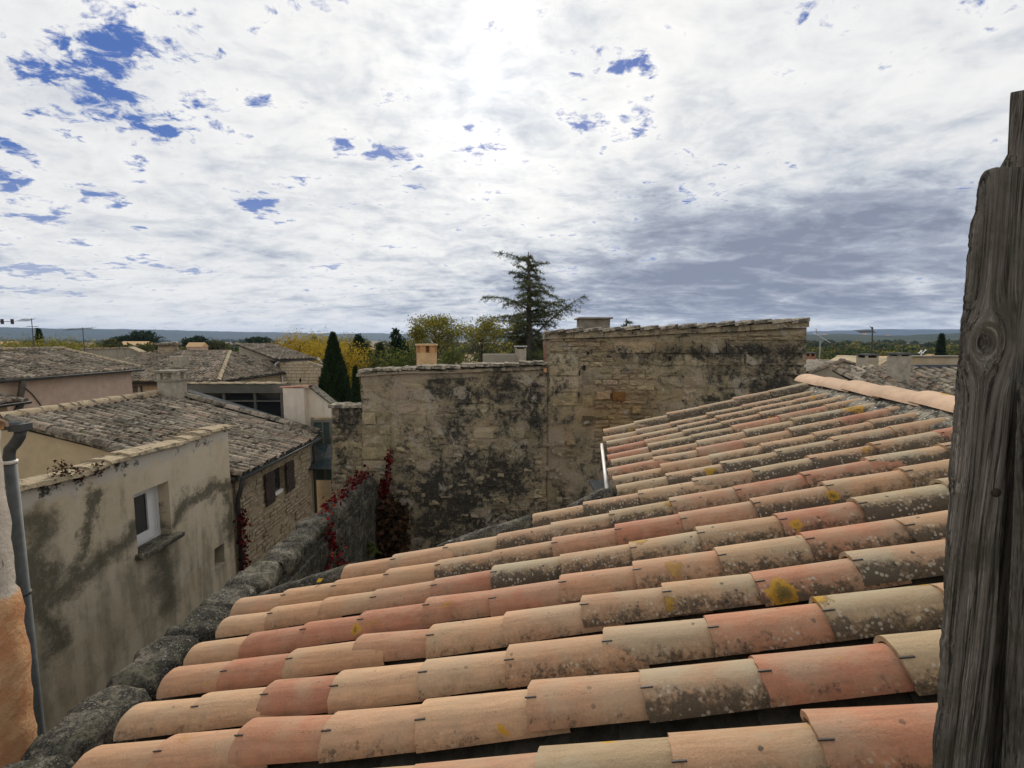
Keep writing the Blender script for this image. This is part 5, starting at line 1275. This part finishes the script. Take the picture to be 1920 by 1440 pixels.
# ------------------------------------------------------------------ near right: weathered shutter board in the window opening
po = thing('wooden_board', 'tall weathered grey board with knots and a splintered edge at the window opening', 'board', V(.60, .57, H - .66))
YB = .55; KB = YB / .86
def board(name, edge_l, edge_r, Y, th, parent, ztop, zbot, seed, nz=240, nx=26, lean=0.0):
    v = []; f = []
    for j in range(nz + 1):
        z = zbot + (ztop(0) - zbot) * j / nz
        xl = edge_l(z); xr2 = edge_r(z)
        for i in range(nx + 1):
            t = i / nx; x = xl + (xr2 - xl) * t
            g = .0030 * mnoise.noise(V(x * 150 + .6 * mnoise.noise(V(x * 14, z * 8, seed)), z * 3.4, seed)) + .0014 * mnoise.noise(V(x * 360, z * 8, seed + 3))
            x_ = x / KB; z_ = H + (z - H) / KB; dk = math.hypot((x_ - .885) * 1.15, (z_ - (H - .004)) * .75); g += -.006 * math.exp(-(dk / .018) ** 2) + .0035 * math.exp(-((dk - .032) / .012) ** 2)
            edge = .006 * max(0, 1 - t * 9) ** 2 + .006 * max(0, 1 - (1 - t) * 9) ** 2
            zt = ztop(t); zz = min(z, zt + .002 * mnoise.noise(V(x * 300, 0, seed)))
            v.append((x, Y - g + edge, zz))
    W_ = nx + 1
    for j in range(nz):
        for i in range(nx): p = j * W_ + i; f.append((p, p + 1, p + W_ + 1, p + W_))
    rim = [i for i in range(nx + 1)] + [nx + W_ * j for j in range(1, nz + 1)] + [W_ * nz + i for i in range(nx - 1, -1, -1)] + [W_ * j for j in range(nz - 1, 0, -1)]
    b0 = len(v); v += [(v[i][0], Y + th, v[i][2]) for i in rim]
    for q in range(len(rim)): r2 = (q + 1) % len(rim); f.append((rim[q], b0 + q, b0 + r2, rim[r2]))
    f.append(tuple(b0 + q for q in range(len(rim))))
    mb = MB(); mb.add(v, f); return mb.build(name, 'weathered_wood', parent, True)
def edge_from(pxs, Y):
    pts = [atY(a, b, Y) for a, b in pxs]; zs = [p.z for p in pts][::-1]; xs = [p.x for p in pts][::-1]; return lambda z: float(np.interp(z, zs, xs))
eL0 = edge_from([(1858, 290), (1836, 340), (1832, 390), (1820, 420), (1806, 590), (1795, 700), (1783, 850), (1776, 1000), (1766, 1200), (1755, 1360), (1748, 1440), (1738, 1600)], YB)
eL = lambda z: eL0(z) + .0085 + .0024 * mnoise.noise(V(z * 22, 0, 9)) + .0018 * mnoise.noise(V(z * 70, 0, 4)) + .0012 * mnoise.noise(V(z * 190, 0, 4))
eR = edge_from([(1935, 290), (1925, 450), (1910, 660), (1892, 900), (1880, 1100), (1868, 1300), (1858, 1440), (1850, 1600)], YB)
zt0 = atY(1880, 284, YB).z
board('front_board', eL, eR, YB, .010, po, lambda t: zt0 - .016 * max(0, 1 - t * 2.2) + .008 * t + .005 * mnoise.noise(V(t * 9, 3.3, 0)) + .003 * mnoise.noise(V(t * 40, 3.3, 0)), H - .66, 2.0)
eL2 = edge_from([(1902, 180), (1897, 286), (1872, 330), (1862, 500), (1850, 660), (1836, 1000), (1815, 1440), (1800, 1600)], YB + .04); eR2 = lambda z: .72
z2 = atY(1912, 170, YB + .04).z
board('rear_board', lambda z: eL2(z) + .03 * 0, eR2, YB + .037, .008, po, lambda t: z2 + .03 * t, H - .66, 7.0, 160, 14)
eL3 = edge_from([(1925, 700), (1915, 1000), (1905, 1200), (1893, 1440), (1888, 1600)], YB - .01)
board('side_batten', eL3, lambda z: .76, YB - .03, .03, po, lambda t: H - .05, H - .66, 4.0, 120, 10)
kn = MB(); p = atY(1866, 923, YB); kn.tube([p + V(0, -.0022, 0), p + V(0, .006, 0)], [.0055, .0065], 12); kn.build('knot', 'knot_wood', po, True)
sl_ = MB(); sl_.span((.40, .35, H - .72), (.95, .62, H - .66)); sl_.build('sill_block', 'timber_dark', po)

# ------------------------------------------------------------------ plants
def crown(center, rad, ncl, nl, size, flat_=1.0, hollow=.35, seed=None):
    c = np.array(center); out = []
    d = np.random.normal(size=(ncl, 3)); d /= np.linalg.norm(d, axis=1, keepdims=True); r = (hollow + (1 - hollow) * np.random.uniform(0, 1, ncl) ** .6)[:, None]
    cl = c + d * r * np.array(rad)
    P = (cl[:, None, :] + np.random.normal(size=(ncl, nl, 3)) * np.array(rad) * .16).reshape(-1, 3)
    return leaves(P, size, .6)
def limbs(mb, base, top, r0, n, spread, rng, levels=2):
    base = Vector(base); top = Vector(top); mids = [base.lerp(top, t) + V(rng.uniform(-1, 1), rng.uniform(-1, 1), 0) * spread * .05 * (t > 0) for t in (0, .35, .7, 1)]
    mb.tube(mids, [r0, r0 * .8, r0 * .55, r0 * .2], 7); tips = [mids[-1]]
    for i in range(n):
        t = rng.uniform(.35, .95); st = base.lerp(top, t); a = rng.uniform(0, 2 * math.pi); L = spread * rng.uniform(.6, 1.05) * (1.25 - t)
        e = st + V(math.cos(a) * L, math.sin(a) * L, L * rng.uniform(.5, 1.1)); m_ = st.lerp(e, .5) + V(0, 0, -.08 * L); mb.tube([st, m_, e], [r0 * .35, r0 * .22, r0 * .08], 5); tips.append(e)
        for q in range(4 if levels > 1 else 0):
            s2 = st.lerp(e, rng.uniform(.35, .9)); b = rng.uniform(0, 2 * math.pi); l2 = L * rng.uniform(.3, .6); e2 = s2 + V(math.cos(b) * l2, math.sin(b) * l2, l2 * rng.uniform(.2, .9)); mb.tube([s2, e2], [r0 * .13, r0 * .04], 4); tips.append(e2)
    return tips
def leafy_tree(name, label, x, y, ztop, spread, lmat, n, per, size, r0=.14, zfork=None, group=None, seed=1, cl=.5):
    rng = random.Random(seed); t = thing(name, label, 'tree', V(x, y, 0), group); mb = MB(); zf = zfork if zfork is not None else ztop * .35
    mb.tube([V(x, y, 0), V(x, y, zf)], [r0 * 1.2, r0], 8); tips = limbs(mb, V(x, y, zf), V(x, y, ztop - spread * .25), r0, n, spread, rng); mb.build('trunk', 'bark', t, True)
    P = np.concatenate([np.random.normal(size=(per, 3)) * cl * np.array([1, 1, .8]) + np.array(e) for e in tips]); P = P[P[:, 2] < ztop + .1]
    fastmesh('crown', leaves(P, size, .6), 4, lmat, t); return t
def cypress(name, label, x, y, ztop, rmax, n, size=.12, prof_=None, lmat='leaf_dark', zb=0.3):
    t = thing(name, label, 'tree', V(x, y, 0)); mb = MB(); mb.tube([V(x, y, 0), V(x, y, ztop * .9)], [rmax * .14, .02], 7); mb.build('trunk', 'bark', t)
    h = np.random.uniform(0, 1, n) ** .8; pr = prof_ or (lambda s: np.minimum(1, (1 - s) * 1.6) ** .9 * (.75 + .25 * np.minimum(1, s * 6)))
    a = np.random.uniform(0, 2 * math.pi, n); lump = 1 + .10 * np.sin(a * 5 + h * 23) + .06 * np.sin(a * 11 - h * 41)
    r = pr(h) * rmax * lump * np.sqrt(np.random.uniform(.45, 1.0, n)); z = zb + h * (ztop - zb)
    P = np.stack([x + np.cos(a) * r, y + np.sin(a) * r, z], 1); d = np.stack([np.cos(a) * .35, np.sin(a) * .35, np.ones(n) * 1.0], 1)
    fastmesh('crown', leaves(P, size, .4, d, .35), 4, lmat, t); return t
# big cypress and its small neighbour
p = atY(624, 628, 22); cypress('cypress', 'broad dark green conical cypress beside the white parapet', p.x, 22, p.z, 1.22, 30000, .16, lambda s: np.clip((1 - s) * 1.55, 0, 1) ** .85)
p = atY(668, 690, 21); cypress('cypress', 'small dark cypress tucked against the end of the plastered wall', p.x - .05, 21, p.z, .42, 7000, .14)
p = atY(72, 620, 75); cypress('cypress', 'thin dark cypress rising from the yellow hedge at the far left', p.x, 75, p.z, .65, 2500, .5)
p = atY(1766, 630, 75); cypress('cypress', 'slender dark cypress standing before the wood on the right', p.x, 75, p.z, .75, 3500, .5)
p = atY(370, 634, 160); cypress('cypress', 'tiny dark conifer on the plain beyond the squared stone house', p.x + 40.5, 160, atY(512, 634, 160).z, 1.6, 1500, .9)
# yellow trees
for i, (px, pyt, Y, w, lab, mt_) in enumerate([(560, 628, 58, 3.6, 'pale golden plane tree left of the cypress', 'leaf_yellow'), (610, 640, 54, 3.4, 'bright yellow plane tree directly behind the cypress', 'leaf_yellow'), (650, 652, 50, 3.4, 'deep yellow plane tree right of the cypress', 'leaf_yellow'), (645, 632, 66, 3.8, 'brownish half-bare plane tree behind the yellow ones', 'leaf_olive'), (590, 634, 64, 3.0, 'thin olive-gold plane tree behind the yellow ones', 'leaf_olive')]):
    p = atY(px, pyt, Y); t = thing('plane_tree', lab, 'tree', V(p.x, Y, 0), 'yellow plane trees'); mb = MB(); limbs(mb, V(p.x, Y, 0), V(p.x, Y, p.z - 1), .25, 10, w, random.Random(i)); mb.build('trunk', 'bark', t)
    P = [crown((p.x, Y, p.z - 3.6), (w, w, 3.8), 330, 44, .20, hollow=.1)]
    fastmesh('crown', np.concatenate(P), 4, mt_, t)
for i, (px, pyt, w) in enumerate([(0, 640, 3.2), (30, 638, 3.0), (62, 634, 2.8), (95, 637, 3.0), (125, 640, 3.0), (155, 643, 2.6)]):
    p = atY(px, pyt, 62 + i % 2 * 4); Y = p.y; t = thing('hedge_tree', 'rounded yellow-green tree in the row behind the pink house', 'tree', V(p.x, Y, 0), 'yellow-green trees behind the pink house'); mb = MB(); limbs(mb, V(p.x, Y, 0), V(p.x, Y, p.z - 1), .2, 7, w, random.Random(i)); mb.build('trunk', 'bark', t)
    fastmesh('crown', crown((p.x, Y, p.z - 3.4), (w, w, 3.4), 170, 40, .2), 4, 'leaf_olive', t)
# garden trees behind the plastered wall
p = atY(815, 590, 30); leafy_tree('walnut_tree', 'airy green and yellow tree behind the round chimney', p.x, 30, p.z, 2.6, 'leaf_olive', 26, 44, .12, .09, 5.4, seed=5, cl=.24)
p = atY(777, 612, 29); leafy_tree('walnut_tree', 'small leaning sapling left of the round chimney', p.x + .1, 29, p.z, .9, 'leaf_olive', 7, 30, .12, .06, 6.3, seed=15, cl=.2)
p = atY(905, 594, 31); leafy_tree('walnut_tree', 'sparse forked tree with yellowing leaves left of the cedar', p.x, 31, p.z, 2.7, 'leaf_olive', 24, 34, .12, .09, 5.0, seed=8, cl=.24)
for i, (px, py, Y, w, h_, mt_, lab) in enumerate([(850, 650, 34, 1.6, 2.2, 'leaf_green', 'green bush right of the round chimney'), (730, 655, 38, 1.9, 2.4, 'leaf_green', 'rounded green shrub behind the plastered wall'), (775, 652, 36, 1.5, 2.0, 'leaf_green', 'bright green shrub left of the round chimney'), (930, 655, 36, 1.8, 2.0, 'leaf_mix', 'mixed green shrub beside the cedar'), (1010, 650, 48, 2.2, 3.0, 'leaf_mix', 'dull green tree behind the cedar trunk'), (890, 645, 60, 3, 3.5, 'leaf_mix', 'brownish tree far behind the forked tree'), (700, 665, 33, 1.4, 2.0, 'leaf_mix', 'grey-green shrub right of the yellow tree')]):
    p = atY(px, py, Y); t = thing('shrub', lab, 'shrub', V(p.x, Y, 0)); mb = MB(); limbs(mb, V(p.x, Y, 0), V(p.x, Y, p.z - .5), .12, 6, w, random.Random(i + 40)); mb.build('stem', 'bark', t)
    fastmesh('foliage', crown((p.x, Y, p.z - h_), (w, w, h_), 90, 32, .2, hollow=.25), 4, mt_, t)
for i, (px, py, Y, w, lab) in enumerate([(748, 620, 45, 1.5, 'dark bushy conifer behind the plastered wall'), (680, 629, 55, 1.9, 'spreading dark conifer right of the yellow trees'), (708, 645, 50, 1.3, 'grey-green conifer between the two dark conifers')]):
    p = atY(px, py, Y); t = thing('fir_tree', lab, 'tree', V(p.x, Y, 0)); mb = MB(); limbs(mb, V(p.x, Y, 0), V(p.x, Y, p.z - .3), .16, 12, w, random.Random(i + 90)); mb.build('trunk', 'bark', t)
    Q = [crown((p.x + random.uniform(-.3, .3) * w, Y, p.z - .7 - k_ * .85), (w * (.30 + .20 * k_), w * (.30 + .2 * k_), .8), 26 + 12 * k_, 26, .26, hollow=.3) for k_ in range(5)]
    fastmesh('crown', np.concatenate(Q), 4, 'leaf_dark' if i < 2 else 'leaf_wood', t)
# umbrella pines on the plain
for i, (px, py, Y, w, h_, lab) in enumerate([(265, 622, 170, 5.0, 2.6, 'large dark umbrella pine on the plain'), (233, 630, 165, 3.0, 1.9, 'smaller dark pine beside the large umbrella pine'), (368, 633, 150, 3.6, 1.8, 'flat-topped dark pine above the pink far house'), (405, 638, 160, 3, 2.4, 'greyish round tree right of the flat-topped pine'), (215, 640, 120, 3, 2.2, 'green tree left of the white far house'), (285, 645, 110, 3, 2.2, 'dull green bush below the umbrella pine'), (485, 633, 190, 4.5, 1.4, 'wide flat dark tree beyond the squared stone house')]):
    p = atY(px, py, Y); t = thing('pine_tree', lab, 'tree', V(p.x, Y, 0)); mb = MB(); limbs(mb, V(p.x, Y, 0), V(p.x, Y, p.z - h_), .3, 6, w * .6, random.Random(i + 70)); mb.build('trunk', 'bark', t)
    fastmesh('crown', crown((p.x, Y, p.z - h_), (w, w, h_), 90, 26, .8, hollow=.2), 4, 'leaf_dark' if i in (0, 1, 2, 6) else 'leaf_mix', t)

# cedar
def cedar(name, label, x, y, ztop, zvis, half, nb, seed, special=True):
    rng = random.Random(seed); t = thing(name, label, 'tree', V(x, y, 0)); mb = MB()
    mb.tube([V(x, y, 0), V(x + .05, y, ztop * .5), V(x, y, ztop * .8), V(x - .05, y, ztop)], [.36, .30, .15, .03], 9); mb.build('trunk', 'bark', t, True)
    bm_ = MB(); tuft = []; tdir = []
    def bough(st, a, L, rise, r):
        pts = []
        n = 6
        for i in range(n + 1):
            s = i / n; pts.append(st + V(math.cos(a) * L * s, math.sin(a) * L * s, L * (rise * s - .30 * s * s) + rng.uniform(-.03, .03)))
        bm_.tube(pts, [r * (1 - .85 * i / n) for i in range(n + 1)], 5)
        for q in range(int(9 + L * 9)):
            s = rng.uniform(.12, 1.0); i = min(n - 1, int(s * n)); b = pts[i].lerp(pts[i + 1], s * n - i); sg = rng.choice((-1, 1)); aa = a + sg * rng.uniform(.5, 1.2); l2 = L * rng.uniform(.12, .34) * (1.15 - s * .7)
            e = b + V(math.cos(aa) * l2, math.sin(aa) * l2, -l2 * rng.uniform(.05, .85)); bm_.tube([b, e], [r * .22, r * .06], 3)
            m_ = max(3, int(l2 / .085))
            for w in range(m_): tuft.append(b.lerp(e, (w + rng.random()) / m_) + V(rng.uniform(-.04, .04), rng.uniform(-.04, .04), rng.uniform(-.02, .05)))
        for w in range(int(L / .10)): tuft.append(pts[0].lerp(pts[-1], 0) + (pts[min(n, int((w + .5) / (L / .10) * n))] - pts[0]) + V(rng.uniform(-.1, .1), rng.uniform(-.1, .1), rng.uniform(0, .06)))
    for b in range(nb):
        z = zvis - 2.2 + (ztop - zvis + 1.9) * ((b + rng.random()) / nb); s = (z - zvis) / (ztop - zvis)
        Lm = half * float(np.interp(s, [-.3, .0, .2, .42, .6, .8, .93, 1.0], [.80, .86, .95, 1.0, .70, .48, .24, .12]))
        a = rng.uniform(0, 2 * math.pi); bough(V(x, y, z), a, Lm * rng.uniform(.50, 1.12), rng.uniform(.05, .62), .055 + .03 * (1 - s))
    if special:
        bough(V(x, y, ztop - .95), math.pi * .97, 3.0, .62, .05)
        bough(V(x, y, zvis + 1.3), .05, 4.8, 1.12, .10)
        bough(V(x, y, zvis + .6), .18, 4.2, .45, .09)
        bough(V(x, y, zvis + 3.3), math.pi * 1.02, 3.6, .25, .09)
    bm_.build('branches', 'bark', t)
    T = np.array([tuple(p) for p in tuft]); d = np.random.normal(size=(len(T), 3)) * .7 + np.array([0, 0, .55])
    Q = [leaves(T + np.random.normal(size=T.shape) * .03, .19, .22, d, .5, .1) for _ in range(2)]
    fastmesh('needles', np.concatenate(Q), 4, 'needle', t); return t
p = atY(992, 472, 40); cedar('cedar_tree', 'tall blue-green cedar with ragged layered boughs behind the old wall', p.x, 40, p.z, atY(992, 668, 40).z, 4.2, 108, 3)
p = atY(1176, 597, 43); cedar('cedar_tree', 'drooping tip of a second cedar just above the tall wall', p.x, 43, p.z, p.z - 4, 1.7, 40, 9, False)

# wood and scrub over the plain: far trees read as one mass
def wood(name, label, spots, mt_, size, cl, per, cat='woodland'):
    P = []; Z = []
    for (x, y, z, r) in spots:
        c = np.array([x, y, z - r]); d = np.random.normal(size=(cl, 3)); d /= np.linalg.norm(d, axis=1, keepdims=True); d[:, 2] = np.abs(d[:, 2]) * 1.0 - .25
        cc = c + d * np.array([r, r, r * .95]); P.append((cc[:, None, :] + np.random.normal(size=(cl, per, 3)) * r * .15).reshape(-1, 3)); Z.append(np.full(cl * per, size * (y * .0055 + .1)))
    P = np.concatenate(P); o = fastmesh(name, leaves(P, np.concatenate(Z), .8), 4, mt_); o['kind'] = 'stuff'; tag(o, label, cat); return o
rng = random.Random(11)
sp = {'a': [], 'b': [], 'c': []}
for i in range(420):
    px = rng.uniform(1480, 1990); Y = rng.choice((90, 120, 160, 220, 300, 420, 600)) * rng.uniform(.85, 1.15); base = float(np.interp(Y, [80, 120, 200, 400, 700], [668, 661, 654, 646, 641]))
    p = atY(px, base + rng.uniform(-3, 5), Y); sp[rng.choice('aaabbbc')].append((p.x, Y, p.z, rng.uniform(2.4, 4.2) * (1 + Y / 900)))
wood('far_wood', 'mass of dull green woodland beyond the right-hand roofs', sp['a'], 'leaf_mix', 1.0, 60, 12); wood('far_wood', 'darker evergreens mixed through the woodland on the right', sp['b'], 'leaf_wood', 1.0, 60, 12); wood('far_wood', 'yellowing trees dotted through the woodland on the right', sp['c'], 'leaf_olive', 1.0, 60, 12)
sp = {'a': [], 'b': [], 'c': []}
for i in range(520):
    px = rng.uniform(-250, 1350); Y = rng.choice((130, 180, 260, 380, 550, 800, 1200, 1900, 2900)) * rng.uniform(.85, 1.15); base = float(np.interp(Y, [120, 200, 400, 800, 2000, 3000], [654, 649, 645, 641.5, 639.5, 638.8]))
    p = atY(px, base + rng.uniform(-2, 3) * 120 / Y ** .8, Y); sp[rng.choice('aaabbc')].append((p.x, Y, max(p.z, 3.0), rng.uniform(2.2, 4.2) * (1 + Y / 1100)))
wood('far_scrub', 'scattered trees and hedges over the plain on the left', sp['a'], 'leaf_mix', 1.0, 34, 8); wood('far_scrub', 'dark green copses over the plain on the left', sp['b'], 'leaf_wood', 1.0, 34, 8); wood('far_scrub', 'russet vines and trees over the plain on the left', sp['c'], 'leaf_olive', 1.0, 34, 8)

# red creeper and other climbers
def creeper(label, paths, n, spread, mt_='leaf_red', size=.06, name='creeper', stem=True):
    """paths: list of point lists"""
    b = paths[0][0]; t = thing(name, label, 'plant', V(b.x, b.y, b.z)); P = []; mb = MB()
    for pts in paths:
        mb.tube(pts, .008, 4)
        segs = [(a_ - b_).length for a_, b_ in zip(pts[:-1], pts[1:])]; tot = sum(segs)
        for i in range(int(n * tot)):
            s = random.random() * tot
            for (a_, b_), L in zip(zip(pts[:-1], pts[1:]), segs):
                if s <= L or L == segs[-1]: P.append(a_.lerp(b_, min(1, s / L))); break
                s -= L
    mb.build('stem', 'bark', t)
    P = np.array([tuple(p) for p in P]) + np.random.normal(size=(len(P), 3)) * spread
    o = fastmesh('leaves', leaves(P, size, .85, (0, -.3, -.5), .8), 4, mt_, t, 'stuff'); return t
w7 = lambda px, py, d=.06: atY(px, py, YW - d)
creeper('strand of red creeper climbing the plastered wall above the garden wall', [[w7(716, 1000, .1), w7(722, 930), w7(728, 880), w7(732, 838)], [w7(712, 950), w7(722, 920), w7(714, 895)]], 170, .024, size=.05)
gt = lambda s, side=0, upz=.06: A + axw * s + sidew * side + up * upz
def gs(px):  # distance along the garden wall that shows at column px
    lo_, hi_ = 0.0, Lw
    for _ in range(40):
        m_ = (lo_ + hi_) / 2; q = A + axw * m_; d = q.y * math.cos(PITCH) - (q.z - H) * math.sin(PITCH); x_ = CX + FPX * q.x / d
        if x_ < px: lo_ = m_
        else: hi_ = m_
    return lo_
creeper('bright red creeper spilling over the far end of the garden wall capstones', [[gt(gs(603)), gt(gs(640)), gt(gs(686))], [gt(gs(655), 0, .06), gt(gs(690), 0, .10)]], 75, .045, size=.052)
creeper('dark red creeper hanging down the courtyard side of the garden wall', [[gt(gs(585), .16, .02), gt(gs(590), .19, -.22), gt(gs(570), .20, -.50), gt(gs(560), .20, -.8)], [gt(gs(600), .19, -.3), gt(gs(598), .21, -.75)]], 190, .04, size=.05)
creeper('mixed red and green creeper at the foot of the black downpipe', [[V(XE + .16, YE0 + .25, H - 4.9), V(XE + .14, YE0 + .30, H - 4.0), V(XE + .12, YE0 + .34, H - 3.2)], [V(XE + .5, YE0 + .2, H - 4.8), V(XE + .3, YE0 + .3, H - 4.3)]], 130, .05, size=.065)
creeper('green leafy base of the creeper beside the rendered house corner', [[V(XE + .3, YE0 + .1, H - 5.2), V(XE + .35, YE0 + .3, H - 4.6), V(XE + .9, YE0 + .2, H - 4.7)]], 300, .13, 'leaf_green', .09, 'climber')
dry = [[w7(700 + i * 9, 935 + 6 * abs(i - 3), .12), w7(700 + i * 9 + random.uniform(-6, 6), 985, .2), w7(698 + i * 9, 1040, .14)] for i in range(7)]
creeper('curtain of dry brown creeper hanging in the corner of the two walls', dry, 330, .06, 'leaf_dry', .085, 'dry_creeper')
creeper('tuft of fresh green leaves behind the lower edge of the tiled roof', [[w7(690, 1035, .8), w7(697, 1022, .8)]], 500, .05, 'leaf_green', .06, 'weed')

# ------------------------------------------------------------------ air between here and the far hills
hz = MB(); Z0, Z1 = -3.5, 185.0; Q = 15200.0
hz.span((-Q, -Q, Z0), (Q, Q, Z1)); hm = bpy.data.materials.new('haze'); hm.use_nodes = True; nt = hm.node_tree; nt.nodes.clear()
ho = nt.nodes.new('ShaderNodeOutputMaterial'); hv = nt.nodes.new('ShaderNodeVolumePrincipled'); nt.links.new(hv.outputs[0], ho.inputs['Volume'])
hv.inputs['Color'].default_value = (.32, .46, .74, 1); hv.inputs['Density'].default_value = 8.5e-5; hv.inputs['Anisotropy'].default_value = .2
MATS['haze'] = hm; o = hz.build('haze', 'haze'); o['kind'] = 'stuff'; tag(o, 'thin blue haze hanging over the plain toward the hills', 'haze')
